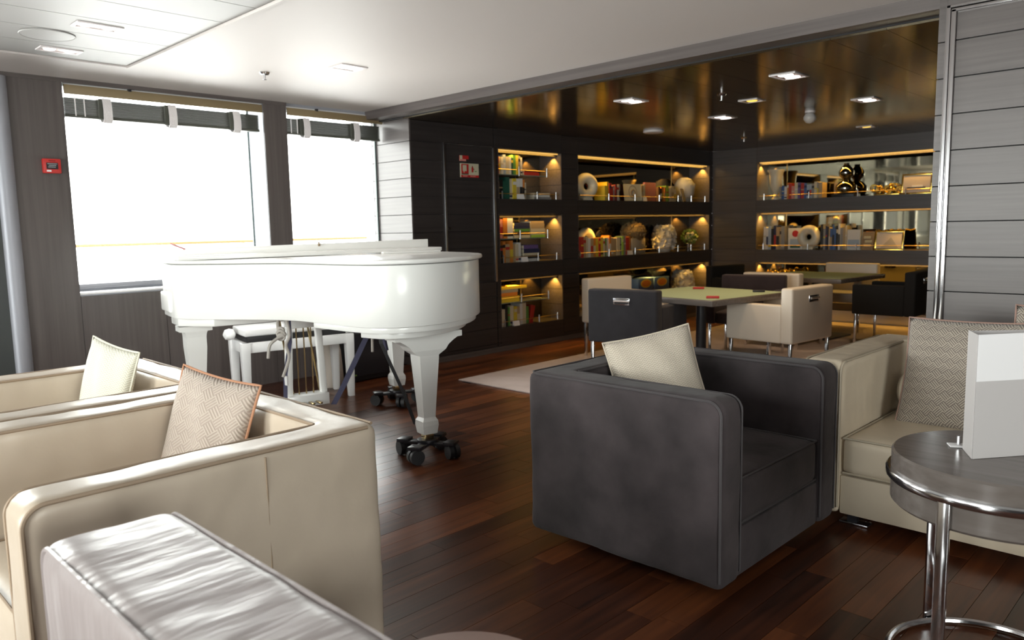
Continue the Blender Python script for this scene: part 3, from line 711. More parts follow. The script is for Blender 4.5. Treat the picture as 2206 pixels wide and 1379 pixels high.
# ================================================================== CUBE ARMCHAIRS AND SOFA (front = local -Y)
CLOUD = bpy.data.textures.new('upholstery_unevenness', 'CLOUDS'); CLOUD.noise_scale = .22; CLOUD.noise_depth = 2
def upholster(o, strength, voxel=.013):
    m = o.modifiers.new('remesh', 'REMESH'); m.mode = 'VOXEL'; m.voxel_size = voxel; m.use_smooth_shade = True
    s = o.modifiers.new('smooth', 'SMOOTH'); s.iterations = 3; s.factor = .5
    d = o.modifiers.new('displace', 'DISPLACE'); d.texture = CLOUD; d.strength = strength; d.mid_level = .30
def soft_box(name, mat, parent, x0, x1, y0, y1, z0, z1, r=.03, crown=.02, front=.012, n=14):
    bm = bmesh.new(); bmesh.ops.create_cube(bm, size=2.0); bmesh.ops.subdivide_edges(bm, edges=bm.edges[:], cuts=n, use_grid_fill=True)
    h = Vector(((x1-x0)/2, (y1-y0)/2, (z1-z0)/2)); c = Vector(((x0+x1)/2, (y0+y1)/2, (z0+z1)/2))
    for v in bm.verts:
        u = v.co.copy(); p = Vector([u[i]*h[i] for i in range(3)]); q = Vector([max(-(h[i]-r), min(h[i]-r, p[i])) for i in range(3)]); d = p-q
        p = q+d.normalized()*r if d.length > 1e-7 else p
        if u.z > 0: p.z += crown*(1-u.x**2)*(1-u.y**2)*u.z
        if u.y < 0: p.y -= front*(1-u.x**2)*(1-u.z**2)*(-u.y)
        v.co = p+c
    me = bpy.data.meshes.new(name); bm.to_mesh(me); bm.free(); me.materials.append(mat); me.shade_smooth()
    o = bpy.data.objects.new(name, me); COL.objects.link(o); o.parent = parent
    return o
def cube_seat(name, loc, rz, w, d, h, t, tb, mat, cord, label, cat, z0=.05, seat_z=.40, base_z=.20, ncush=1, group=None, feet=black_metal, side_seam=False, rf=.05, wob=.012):
    e = empty(name, loc, rz, label, cat, group); W2, D2 = w/2, d/2
    poly = [(-W2, -D2), (-W2+t, -D2), (-W2+t, D2-tb), (W2-t, D2-tb), (W2-t, -D2), (W2, -D2), (W2, D2), (-W2, D2)]
    me = bpy.data.meshes.new('shell'); bm = bmesh.new()
    lo = [bm.verts.new((x, y, z0)) for x, y in poly]; hi = [bm.verts.new((x, y, h)) for x, y in poly]
    bm.faces.new(lo[::-1]); bm.faces.new(hi)
    for i in range(8): bm.faces.new((lo[i], lo[(i+1) % 8], hi[(i+1) % 8], hi[i]))
    bm.edges.ensure_lookup_table()
    fe = [ed for ed in bm.edges if all(abs(v.co.z-h) < 1e-5 and abs(v.co.y+D2) < 1e-5 for v in ed.verts)]
    bmesh.ops.bevel(bm, geom=fe, offset=rf, segments=8, affect='EDGES', profile=.5)
    es = [ed for ed in bm.edges if len(ed.link_faces) == 2 and ed.calc_face_angle(0) > R(40)]
    bmesh.ops.bevel(bm, geom=es, offset=.024, segments=4, affect='EDGES', profile=.5, clamp_overlap=True)
    bmesh.ops.recalc_face_normals(bm, faces=bm.faces); bm.to_mesh(me); bm.free(); me.materials.append(mat); me.shade_smooth()
    try: me.set_sharp_from_angle(angle=R(50))
    except Exception: pass
    sh = bpy.data.objects.new('shell', me); COL.objects.link(sh); sh.parent = e; upholster(sh, wob)
    # piping round every side panel and along the inner top edge
    r = rf; q = .0035; prof = [(D2-.035, h-q*1.5)]
    for k in range(9):
        a = math.pi/2*k/8; prof.append((-D2+r-(r)*math.sin(a)+q, h-r+r*math.cos(a)-q*1.5))
    prof.append((-D2+q, z0+.03))
    for x in (-W2+q, W2-q, -W2+t-q, W2-t+q):
        inner = abs(abs(x)-(W2-t)) < .01
        pr = [(D2-tb, h-q*1.5)]+prof[1:] if inner else prof
        MB().tube([(x, y, z) for y, z in pr], .0052, 6).build('piping', cord, sh, True)
    MB().tube([(-W2+.03, D2-q, h-q), (W2-.03, D2-q, h-q)], .0052, 6).build('piping', cord, sh, True)
    MB().tube([(-W2+t, D2-tb+q, h-q), (W2-t, D2-tb+q, h-q)], .0052, 6).build('piping', cord, sh, True)
    if side_seam:
        for x in (-W2-.001, W2+.001): MB().tube([(x, .1, z0+.01), (x, .1, h-.02)], .003, 6).build('side_seam', cord, sh, True)
    g = .004; iw = w-2*t; cw = iw/ncush
    for k in range(ncush):
        x0 = -W2+t+k*cw
        c = soft_box('seat_cushion', mat, e, x0+g, x0+cw-g, -D2+.012, D2-tb-.005, base_z+.004, seat_z)
        zc = seat_z-.006; xa, xb, ya, yb = x0+g+.008, x0+cw-g-.008, -D2+.018, D2-tb-.012
        MB().tube([(xa, yb, zc), (xa, ya, zc), (xb, ya, zc), (xb, yb, zc)], .005, 6).build('piping', cord, c, True)
        zc = base_z+.012
        MB().tube([(xa, ya, zc), (xb, ya, zc)], .005, 6).build('piping', cord, c, True)
    box('base_panel', mat, e, -W2+t+.002, W2-t-.002, -D2+.014, D2-tb-.01, z0+.002, base_z, .008)
    for sx in (-1, 1):
        for sy in (-1, 1):
            x, y = sx*(W2-(.16 if feet is steel else .24)), sy*(D2-(.09 if feet is steel else .2))
            if feet is steel: ft = box('foot', steel, e, x-.01, x+.11, y-.03, y+.03, .001, .010, .003); box('foot_stem', black_metal, ft, x+.02, x+.06, y-.015, y+.015, .008, z0+.006)
            else: box('foot', feet, e, x-.07, x+.07, y-.05, y+.05, .001, z0+.006, .004)
    return e
cube_seat('armchair', (-1.685, 2.715, 0), R(90), .955, .875, .715, .145, .15, charcoal, charcoal_cord,
          'charcoal velvet cube armchair in the middle of the floor', 'armchair', seat_z=.415, base_z=.235, z0=.055)
H1 = .735; k1 = (1.3-H1)/.6
cube_seat('armchair', (-2.445*k1, .885*k1, 0), 0, .985*k1, .975*k1, H1, .145, .13, cream_leather, seam_dark,
          'cream leather cube armchair with a taupe cushion, nearer the camera', 'armchair', z0=.03, seat_z=.42, base_z=.22, group='cream cube armchairs', side_seam=True)
cube_seat('armchair', (-3.445*k1, .895*k1, 0), 0, .985*k1, .975*k1, H1, .145, .13, cream_leather, seam_dark,
          'cream leather cube armchair with a pale herringbone cushion, nearer the window', 'armchair', z0=.03, seat_z=.42, base_z=.22, group='cream cube armchairs')
cube_seat('sofa', (-.405, 3.672, 0), 0, 2.0, .93, .715, .165, .17, cream_leather2, cream_seam,
          'cream leather sofa against the grey board wall', 'sofa', z0=.055, seat_z=.392, base_z=.225, ncush=2, feet=steel)
cube_seat('armchair', (-1.61+.475, -.09, 0), R(-90), 1.37, .95, .735, .24, .16, lilac_leather, lilac_leather,
          'lilac-grey leather armchair cut off in the lower left foreground', 'armchair', z0=.05, seat_z=.42, base_z=.22)

# ------------------------------------------------------------------ pillows
def pillow(loc, rot, w, h, t, mat, cord, label, sink=.10):
    n = 22; vs, uvs, fs = [], [], []
    def P(i, j, side):
        u, v = -1+2*i/n, -1+2*j/n
        k = max(0., (1-abs(u)**2.6))**.55*max(0., (1-abs(v)**2.6))**.55
        x = w/2*u*(1-.05*(1-v*v)); z = h/2*v*(1-.05*(1-u*u))
        wr = .006*math.sin(7*u+3*v)*k
        return (x, side*(t/2*k+wr), z)
    me = bpy.data.meshes.new('cover'); bm = bmesh.new(); uvl = bm.loops.layers.uv.new('UVMap')
    grid = {}
    for s in (-1, 1):
        for i in range(n+1):
            for j in range(n+1):
                ed = i in (0, n) or j in (0, n)
                if ed and s == 1: grid[(s, i, j)] = grid[(-1, i, j)]
                else: grid[(s, i, j)] = bm.verts.new(P(i, j, 0 if ed else s))
        for i in range(n):
            for j in range(n):
                q = [(i, j), (i+1, j), (i+1, j+1), (i, j+1)]
                if s == 1: q = q[::-1]
                f = bm.faces.new([grid[(s,)+c] for c in q]); f.smooth = True
                for lp, c in zip(f.loops, q): lp[uvl].uv = (c[0]/n*w/.45, c[1]/n*h/.45)
    bmesh.ops.recalc_face_normals(bm, faces=bm.faces); bm.to_mesh(me); bm.free(); me.materials.append(mat)
    o = bpy.data.objects.new('throw_pillow', me); COL.objects.link(o); o.location = loc; o.rotation_euler = rot
    tag(o, label, 'pillow')
    pts = [P(i, 0, 0) for i in range(n)]+[P(n, j, 0) for j in range(n)]+[P(n-i, n, 0) for i in range(n)]+[P(0, n-j, 0) for j in range(n)]
    MB().tube(pts, .0042, 6, closed=True).build('edge_cord', cord, o, True)
    return o
pillow((-1.81, 2.70, .655), (R(-16), R(-11), R(50)), .38, .39, .17, cloth_cream, cloth_cream, 'cream herringbone pillow propped in the charcoal armchair')
pillow((-2.43, 1.03, .635), (R(-16), R(7), R(16)), .36, .43, .10, cloth_taupe, cord_rust, 'pinkish taupe pillow with rust cord in the nearer cream armchair')
pillow((-3.37, 1.03, .655), (R(-12), R(9), R(13)), .32, .42, .09, cloth_pale, cloth_pale, 'pale herringbone pillow in the cream armchair nearer the window')
pillow((-.86, 3.66, .625), (R(-17), R(-2), R(-7)), .60, .50, .15, cloth_key, cord_pink, 'large taupe key-pattern pillow at the front of the cream sofa')
pillow((-.50, 3.84, .66), (R(-12), R(4), R(3)), .56, .50, .13, cloth_key, cord_pink, 'taupe key-pattern pillow half hidden behind the front pillow')
bo = MB().lathe([(.02, -.20), (.06, -.197), (.078, -.182), (.078, .182), (.06, .197), (.02, .20)], n=24).build('bolster', cream_leather2, None, True)
bo.rotation_euler = (0, R(90), 0); bo.location = (-1.015, 3.868, .495); tag(bo, 'cream leather bolster behind the pillows on the sofa', 'bolster')

# ------------------------------------------------------------------ round side table, menu
tx, ty, tz, tr = -.49, 2.43, .64, .282
e = empty('side_table', (tx, ty, 0), label='round grey wood side table with chrome band and legs', cat='table')
MB().lathe([(.05, tz-.150), (tr-.012, tz-.150), (tr-.004, tz-.142), (tr-.004, tz-.006), (tr-.010, tz), (.05, tz)], n=64).build('table_top', table_wood, e, True)
MB().lathe([(tr-.006, tz-.078), (tr+.006, tz-.078), (tr+.010, tz-.073), (tr+.010, tz-.057), (tr+.006, tz-.052), (tr-.006, tz-.052)], n=64).build('chrome_band', chrome, e, True)
for a in (140, 256, 15):
    x, y = (tr+.002)*math.cos(R(a)), (tr+.002)*math.sin(R(a)); o = MB().box(-.004, .006, -.017, .017, .012, tz-.055).build('leg', chrome, e, bevel=.002); o.location = (x, y, 0); o.rotation_euler = (0, 0, R(a))
pts = [((tr-.012)*math.cos(2*math.pi*i/64), (tr-.012)*math.sin(2*math.pi*i/64), .012) for i in range(64)]
MB().tube(pts, .011, 8, closed=True).build('base_ring', chrome, e, True)
e = empty('menu_card', (-.543, 2.342, tz+.001), label='folded white and grey menu card standing on the side table', cat='menu')
def leaf(name, p, q, mat, z0, z1, t=.0016):
    p, q = Vector((p[0], p[1], 0)), Vector((q[0], q[1], 0)); n = (q-p).orthogonal(); n = Vector((-(q-p).y, (q-p).x, 0)).normalized()*t
    return MB().prism([tuple(v[:2]) for v in (p, q, q+n, p+n)], z0, z1).build(name, mat, e)
leaf('front_leaf', (0, 0), (.150, .200), white_card, .216, .345); leaf('front_leaf', (0, 0), (.150, .200), grey_card, 0, .216)
leaf('side_leaf', (-.002, .001), (-.045, .088), grey_card, 0, .345); leaf('rear_leaf', (-.047, .090), (.13, .26), grey_card, .0, .342)
e = empty('tent_sign', (-.607, 2.455, tz+.001), R(30), label='small white plastic sign holder beside the menu card', cat='sign holder')
MB().prism([(-.026, -.02), (.026, -.02), (.026, .02), (-.026, .02)], 0, .004).build('base', white_card, e, bevel=.001)
MB().cyl((0, 0, .004), (0, 0, .03), .006, 10).build('clip', chrome, e)

# pink stool at the bottom edge
e = empty('round_stool', (-1.008, .869, 0), label='round pink leather stool at the bottom edge', cat='stool')
pink = M('pink_leather', (.46, .32, .28), .45, bump=(40, .15, .004))
MB().lathe([(.03, .33), (.185, .33), (.198, .345), (.2, .445), (.19, .464), (.16, .472), (.03, .474)], n=40).build('seat', pink, e, True)
MB().lathe([(.12, 0), (.12, .02), (.03, .03), (.03, .33), (.02, .33)], n=24).build('pedestal', chrome, e, True)

# ------------------------------------------------------------------ library tub chairs (front = local +Y)
def tub_chair(loc, rz, mat, label):
    e = empty('tub_chair', (loc[0], loc[1], .012), rz, label, 'chair', 'tub chairs at the games tables')
    W2, D2, z0, za, zb = .31, .30, .335, .636, .772; t = .085
    box('seat', mat, e, -W2+t, W2-t, -D2+.10, D2-.01, z0, .45, .02, 3)
    for s in (-1, 1):
        a, b = sorted((s*W2, s*(W2-t))); box('arm', mat, e, a, b, -D2+.10, D2, z0, za, .014, 3)
    bk = box('backrest', mat, e, -W2, W2, -D2, -D2+.105, z0, zb, .018, 3)
    h = MB(); h.box(-.072, .072, -D2-.004, -D2+.004, .650, .706); pl = h.build('handle_plate', chrome, bk, bevel=.002)
    box('handle_slot', black_plastic, bk, -.060, .060, -D2-.0055, -D2-.0035, .658, .692); MB().cyl((-.060, -D2-.012, .682), (.060, -D2-.012, .682), .009, 8).build('handle_bar', chrome, bk, True)
    for sx in (-1, 1):
        for sy in (-1, 1): box('leg', chrome, e, sx*(W2-.03)-.012, sx*(W2-.03)+.012, sy*(D2-.03)-.012, sy*(D2-.03)+.012, 0, z0+.002, .002)
    return e
tub_chair((-3.73, 5.28), R(9.3), chair_char, 'charcoal tub chair seen from behind at the nearer games table')
tub_chair((-4.50, 6.155), R(-97.6), chair_cream, 'cream tub chair on the bookcase side of the nearer games table')
tub_chair((-2.86, 6.05), R(84), chair_cream, 'cream tub chair with chrome back handle, right of the nearer games table')
tub_chair((-3.57, 6.86), R(193), chair_plum, 'plum tub chair facing the camera across the nearer games table')
tub_chair((-3.60, 7.72), R(-2.6), chair_cream, 'cream tub chair back to back with the plum chair')
tub_chair((-3.61, 9.33), R(180), chair_cream, 'cream tub chair against the mirrored niches at the end wall')
tub_chair((-2.72, 8.33), R(90), chair_black, 'black tub chair on the right of the farther games table')
tub_chair((-4.52, 8.55), R(-100), chair_black, 'black tub chair in the corner by the bookcase niches')

def games_table(loc, rz, label):
    e = empty('games_table', (loc[0], loc[1], .012), rz, label, 'table', 'games tables in the library'); s = .53
    box('table_top', table_wood, e, -s, s, -s, s, .642, .688, .004)
    box('felt_inlay', felt, e, -s+.03, s-.03, -s+.03, s-.03, .6865, .690)
    MB().cyl((0, 0, .02), (0, 0, .642), .045, 20).build('column', black_metal, e, True)
    box('base_plate', black_metal, e, -.28, .28, -.28, .28, 0, .02, .004)
    return e
t1 = games_table((-3.50, 5.90), R(-8), 'square games table with green felt, nearer the camera')
games_table((-3.60, 8.52), R(-4), 'square games table with green felt, farther into the library')
for x, y, lab, m in ((-3.72, 6.22, 'red card pack at the far edge of the green felt', red_print), (-3.16, 5.50, 'red card pack at the near corner of the green felt', red_print), (-3.12, 6.20, 'small black box on the right of the green felt', black_plastic)):
    o = MB().prism([(-.05, -.032), (.05, -.032), (.05, .032), (-.05, .032)], 0, .016).build('card_pack', m, None, bevel=.003); o.location = (x, y, .7025); o.rotation_euler = (0, 0, .5); tag(o, lab, 'card pack')

# ================================================================== GRAND PIANO (local u along the keyboard, v towards the tail)
PO, PA = Vector((-5.03, 1.928)), math.atan2(.98, .2)       # u direction angle
ud = Vector((math.cos(PA), math.sin(PA))); vd = Vector((ud.y, -ud.x))
piano = empty('grand_piano', (PO.x, PO.y, 0), PA, 'white grand piano with folded lid on black wheeled dollies', 'piano')
# local axes: x = u, y = -v  (rotation keeps handedness), so tail is at negative y
def U(pts): return [(u, -v) for u, v in pts]
ctrl = [(0, .26), (.03, .38), (.21, .60), (.385, .775), (.525, .97), (.60, 1.23), (.66, 1.44), (.735, 1.605), (.865, 1.69), (1.06, 1.70), (1.27, 1.62), (1.44, 1.48), (1.58, 1.28), (1.64, 1.02)]
outline = [(0, 0)]+catmull(ctrl, 6)+[(1.64, 0)]
def offset(pts, d):
    n = len(pts); out = []
    for i in range(n):
        p0, p1, p2 = Vector(pts[i-1]), Vector(pts[i]), Vector(pts[(i+1) % n])
        a = (p1-p0).normalized(); b = (p2-p1).normalized(); n1 = Vector((-a.y, a.x)); n2 = Vector((-b.y, b.x)); m = (n1+n2)
        m = m.normalized()/max(.5, m.normalized().dot(n1)) if m.length > 1e-6 else n1
        out.append(tuple(p1+m*d))
    return out
def area(p): return sum(p[i-1][0]*p[i][1]-p[i][0]*p[i-1][1] for i in range(len(p)))
sgn = 1 if area(outline) > 0 else -1
inn = lambda d: offset(outline, d*sgn)
MB().prism(U(outline), .790, 1.117).build('rim', piano_white, piano, bevel=.006, seg=2, angle=60)
lid = MB().prism(U(inn(-.022)), 1.122, 1.146).build('lid', piano_white, piano, bevel=.009, seg=3, angle=60)
MB().prism(U(inn(.012)), 1.117, 1.122).build('lid_gap', M('shadow_gap', (.2, .2, .2), .8), piano)
# lower tail mouldings
tail = [p for p in inn(.025) if p[1] > 1.05]; tail2 = [p for p in inn(.085) if p[1] > 1.2 and p[0] > .74]
MB().prism(U(tail), .757, .790).build('lower_moulding', piano_white, piano, bevel=.004, angle=60)
MB().prism(U(tail2), .720, .757).build('leg_block', piano_white, piano, bevel=.004, angle=60)
MB().prism(U([(.03, .04), (.03, .26), (.20, .44), (1.3, .44), (1.6, .40), (1.6, .04)]), .735, .790).build('keybed', piano_white, piano, bevel=.004)
box('cheek', piano_white, piano, -.014, 0.02, -.24, .02, .82, .94, .010, 3)
# folded front lid flap
def slab(u0, u1, p, q, t, du=0.):
    """board between p=(v,z) and q=(v,z) with thickness t"""
    d = Vector((q[0]-p[0], q[1]-p[1])).normalized(); n = Vector((-d.y, d.x))*t
    sec = lambda u, k: [(u+k, -p[0], p[1]), (u, -q[0], q[1]), (u, -(q[0]+n.x), q[1]+n.y), (u+k, -(p[0]+n.x), p[1]+n.y)]
    return MB().loft([sec(u0, 0), sec(u1, du)])
slab(-.012, 1.695, (.620, 1.150), (.30, 1.150), -.026).build('folded_flap', piano_white, piano, bevel=.005)
MB().add([(.036, -.50, 1.174), (1.652, -.50, 1.174), (1.652, -.50, 1.231), (.036, -.50, 1.212), (.036, -.484, 1.174), (1.652, -.484, 1.174), (1.652, -.484, 1.231), (.036, -.484, 1.212)], [(0, 1, 2, 3), (7, 6, 5, 4), (0, 4, 5, 1), (1, 5, 6, 2), (2, 6, 7, 3), (3, 7, 4, 0)]).build('music_desk', piano_white, piano, bevel=.003)
MB().cyl((.86, -.508, 1.205), (.86, -.508, 1.232), .007, 8).build('lock_knob', sheet_brown, piano)
o = MB().box(-.05, .05, -.012, .012, 0, .004).build('red_tag', red_print, piano); o.location = (.02, -.50, 1.225); o.rotation_euler = (.5, .35, .4)
box('prop_strip', piano_white, piano, 1.20, 1.62, -.74, -.70, 1.146, 1.158, .003)
# legs
def leg(u, v, wide=.15, rot=0.):
    e = bpy.data.objects.new('leg', None)
    hw = [(.722, wide+.02), (.690, wide+.02), (.688, wide-.01), (.672, wide*.80), (.650, wide*.64), (.625, wide*.545), (.595, .060), (.585, .060), (.300, .041), (.235, .037), (.215, .048), (.190, .050), (.140, .043)]
    secs = []
    for z, h in hw:
        if z > .58: h = max(h, .060)
        h2 = min(h, .066); secs.append([(u-h, -v-h2, z), (u+h, -v-h2, z), (u+h, -v+h2, z), (u-h, -v+h2, z)])
    l = MB().loft(secs[::-1]).build('leg', piano_white, piano)
    MB().box(u-.028, u+.028, -v-.028, -v+.028, .105, .142).build('brass_caster', brass, l, bevel=.004)
    dl = MB()
    dl.lathe([(.02, .085), (.06, .085), (.06, .105), (.02, .105)], (u, -v, 0), 16)
    for k in range(4):
        a = R(25+90*k)+rot; dx, dy = math.cos(a), math.sin(a); nx, ny = -dy*.03, dx*.03; L = .15
        dl.prism([(u+nx, -v+ny), (u-nx, -v-ny), (u+dx*L-nx, -v+dy*L-ny), (u+dx*L+nx, -v+dy*L+ny)], .072, .090)
        dl.prism([(u+dx*L*.75+nx*1.3, -v+dy*L*.75+ny*1.3), (u+dx*L*.75-nx*1.3, -v+dy*L*.75-ny*1.3), (u+dx*L*1.2-nx*1.3, -v+dy*L*1.2-ny*1.3), (u+dx*L*1.2+nx*1.3, -v+dy*L*1.2+ny*1.3)], .080, .100)
    d = dl.build('dolly', black_metal, l, bevel=.003)
    for k in range(4):
        a = R(25+90*k)+rot; cx, cy = u+math.cos(a)*.155, -v+math.sin(a)*.155; b = a+.9
        for s in (-1, 1):
            ax, ay = math.cos(b)*.020*s, math.sin(b)*.020*s
            MB().cyl((cx+ax*.35, cy+ay*.35, .042), (cx+ax*1.6, cy+ay*1.6, .042), .042, 18).build('wheel', black_rubber, l, True)
    return l
leg(1.10, 1.46, .19, .2)
leg(1.56, .10, .11, .9)
leg(.14, .15, .078, .3)
# lyre
LU = -.13
ly = box('lyre', piano_white, piano, .82+LU, 1.08+LU, -.30, -.22, .66, .738, .006)
for x0, x1 in ((.84+LU, .82+LU), (1.04+LU, 1.06+LU)):
    MB().loft([[(x-.022, -.28, z), (x+.022, -.28, z), (x+.022, -.24, z), (x-.022, -.24, z)] for x, z in ((x1, .20), ((x0+x1)/2, .45), (x0, .67))]).build('lyre_post', piano_white, ly, bevel=.004)
box('pedal_box', piano_white, ly, .80+LU, 1.08+LU, -.32, -.20, .125, .205, .006)
for x in (.89+LU, .94+LU, .99+LU): MB().cyl((x, -.26, .19), (x, -.26, .68), .005, 8).build('pedal_rod', brass, ly, True)
for x in (.89+LU, .94+LU, .99+LU): box('pedal', brass, ly, x-.012, x+.012, -.40, -.32, .150, .162, .004)
for x in (.86+LU, 1.05+LU): MB().cyl((x, -.22, .20), (x+.0, .0, .70), .008, 8).build('lyre_brace', brass, ly, True)
# bench behind the piano
e = empty('piano_bench', (-5.36, 3.0, 0), PA, 'white piano bench with adjusting knob behind the piano', 'bench')
box('seat', white_paint, e, -.40, .40, -.17, .17, .545, .60, .012, 3)
box('cushion_frame', black_plastic, e, -.38, .38, -.155, .155, .50, .545, .004)
fr = MB().box(-.42, .42, -.18, -.14, .425, .50).box(-.42, .42, .14, .18, .425, .50).box(-.42, -.38, -.14, .14, .425, .50).box(.38, .42, -.14, .14, .425, .50).build('apron', white_paint, e, bevel=.004)
for sx in (-1, 1):
    for sy in (-1, 1):
        MB().loft([[(sx*.40-h, sy*.16-h, z), (sx*.40+h, sy*.16-h, z), (sx*.40+h, sy*.16+h, z), (sx*.40-h, sy*.16+h, z)] for z, h in ((0, .022), (.43, .032), (.50, .032))]).build('leg', white_paint, e, bevel=.003)
for s in (-1, 1):
    o = MB().lathe([(.008, -.045), (.036, -.03), (.044, 0), (.036, .03), (.008, .045)], n=16).build('knob', white_paint, e, True); o.rotation_euler = (0, R(90), 0); o.location = (s*.465, 0, .555)
# canvas bag, black amplifier box, ropes and straps
e = empty('canvas_bag', (-5.58, 3.46, 0), R(10), 'beige canvas sack slumped on the floor behind the piano', 'bag')
secs = []
for z, w, d in ((.0, .10, .08), (.05, .125, .10), (.18, .12, .095), (.30, .11, .08), (.38, .095, .06), (.42, .08, .03)):
    secs.append([(w*math.cos(a)*(1+.05*math.sin(3*a+z*20)), d*math.sin(a), z+.012*math.sin(4*a)*(z > .05)) for a in [2*math.pi*k/24 for k in range(24)]])
MB().loft(secs).build('sack', canvas, e, True)
MB().tube([(-.05, 0, .41), (-.03, 0, .47), (.03, 0, .47), (.05, 0, .41)], .008, 6).build('handle', canvas, e, True)
e = empty('amplifier_box', (-5.62, 3.86, 0), R(90), 'black amplifier box on the floor by the return wall', 'box')
box('cabinet', black_plastic, e, -.26, .26, -.10, .12, .012, .42, .01); box('grille', black_metal, e, -.24, .24, -.106, -.10, .05, .40, .004)
box('green_light', leaf_green, e, -.22, -.18, -.108, -.104, .06, .072)
for sx in (-1, 1): box('foot', black_rubber, e, sx*.2-.03, sx*.2+.03, -.08, .10, 0, .014)
def P3(u, v, z): p = PO+ud*u+vd*v; return Vector((p.x, p.y, z))
def ribbon(name, pts, w, mat, label, cat, t=.003):
    mb = MB()
    rings = []
    for i, p in enumerate(pts):
        p = Vector(p); d = Vector(pts[min(i+1, len(pts)-1)])-Vector(pts[max(i-1, 0)]); s = Vector((rt.x, rt.y, 0)).normalized()*w/2; n = d.cross(s).normalized()*t
        rings.append([tuple(p-s), tuple(p+s), tuple(p+s+n), tuple(p-s+n)])
    return tag(mb.loft(rings).build(name, mat), label, cat)
r_ = ribbon('strap', [P3(1.22, .45, .74), P3(1.20, .44, .60), P3(1.02, .40, .25), P3(.96, .36, .125)], .040, strap_blue, 'dark blue webbing strap slanting under the piano', 'strap')
r_ = ribbon('strap', [P3(.64, .50, .74), P3(.64, .50, .60), P3(.60, .50, .40), P3(.58, .50, .012)], .026, strap_blue, 'purple-grey strap with a white buckle hanging by the lyre', 'strap')
o = MB().box(-.016, .016, -.006, .006, -.03, .03).build('buckle', white_paint, None); o.parent = r_; o.location = P3(.60, .512, .36)
def rope(name, pts, r, mat, label): return tag(MB().tube(catmull([tuple(p) for p in pts], 5), r, 7).build(name, mat, None, True), label, 'rope')
r0 = rope('rope', [P3(.57, .52, .77), P3(.56, .53, .70), P3(.60, .54, .66), P3(.55, .54, .64), P3(.50, .54, .60), P3(.485, .54, .52)], .010, rope_mat, 'knotted pale rope end hanging left of the lyre')
for dz, rr in ((.665, .024), (.645, .02), (.69, .018)):
    k_ = MB().torus((0, 0, 0), rr, .009, 'y', 14, 7).build('knot', rope_mat, r0, True); k_.location = P3(.575, .535, dz); k_.rotation_euler = (.5, dz*9, .7)
rope('rope', [P3(.60, .58, .77), P3(.61, .59, .66), P3(.585, .59, .60), P3(.60, .59, .52), P3(.555, .59, .40)], .010, rope_mat, 'longer pale rope hanging beside the strap buckle')
rope('rope', [P3(1.15, .62, .77), P3(1.15, .62, .60), P3(1.148, .62, .50)], .009, rope_mat, 'straight pale rope hanging under the piano belly')
rope('rope', [P3(1.24, .62, .77), P3(1.26, .62, .66), P3(1.235, .62, .60), P3(1.25, .62, .50)], .014, strap_blue, 'navy rope bundle hanging under the piano')
rope('rope', [P3(1.275, .64, .77), P3(1.29, .64, .70), P3(1.26, .64, .665), P3(1.285, .64, .60)], .009, rope_mat, 'short knotted pale rope beside the navy rope')
ribbon('strap', [(-3.80, 2.70, .755), (-3.79, 2.712, .62), (-3.74, 2.83, .30), (-3.70, 2.88, .10)], .022, black_rubber, 'black strap running down to the tail leg dolly', 'strap')
e = empty('caster', (-3.62, 2.92, 0), .6, 'small metal caster wheel on the floor behind the tail leg', 'caster')
MB().cyl((-.012, 0, .036), (.012, 0, .036), .036, 18).build('wheel', steel, e, True); MB().box(-.02, .02, -.02, .02, .066, .09).build('fork', chrome, e, bevel=.003)
MB().cyl((0, 0, .03), (0, 0, .075), .010, 8).build('stem', chrome, e)

# ================================================================== BLINDS
def blind(a, b, tapes, cords, label):
    e = empty('venetian_blind', (XW-.02, a, 0), R(90), label, 'blind', 'raised blinds')     # local x along the window, y outwards
    L = b-a
    box('valance', valance_gold, e, .012, L-.004, -.012, .002, 2.298, 2.362, .003)
    box('headrail', white_paint, e, .012, L-.004, .004, .045, 2.350, 2.372)
    mb = MB()
    for k in range(13): mb.box(.015, L-.03, .006+.002*(k % 2), .058, 2.160+k*.0092, 2.1655+k*.0092)
    mb.box(.012, L-.028, .006, .060, 2.140, 2.158)
    mb.build('slat_stack', blind_slat, e)
    for x in tapes:
        t = MB(); pts = [(.002, 2.290), (-.008, 2.25), (-.014, 2.20), (-.010, 2.14), (.010, 2.118), (.06, 2.130), (.066, 2.290)]
        secs = [[(x-.030, y, z), (x+.030, y, z), (x+.030, y-.008, z-.003), (x-.030, y-.008, z-.003)] for y, z in pts]
        t.loft(secs).build('ladder_tape', tape_white, e)
        box('tape_loop', blind_slat, e, x-.055, x-.030, -.002, .06, 2.14, 2.285)
    for x in cords: MB().cyl((x, -.002, 2.15), (x, -.002, 2.285), .0045, 6).build('lift_cord', tape_white, e)
    box('bracket', black_metal, e, L*.30-.012, L*.30+.012, -.016, .006, 2.355, 2.376)
blind(*WIN[0], (.29, .76, 1.28), (.08, .14), 'dark venetian blind raised at the larger window')
blind(*WIN[1], (.20, .72), (.05, .11), 'dark venetian blind raised at the narrower window')

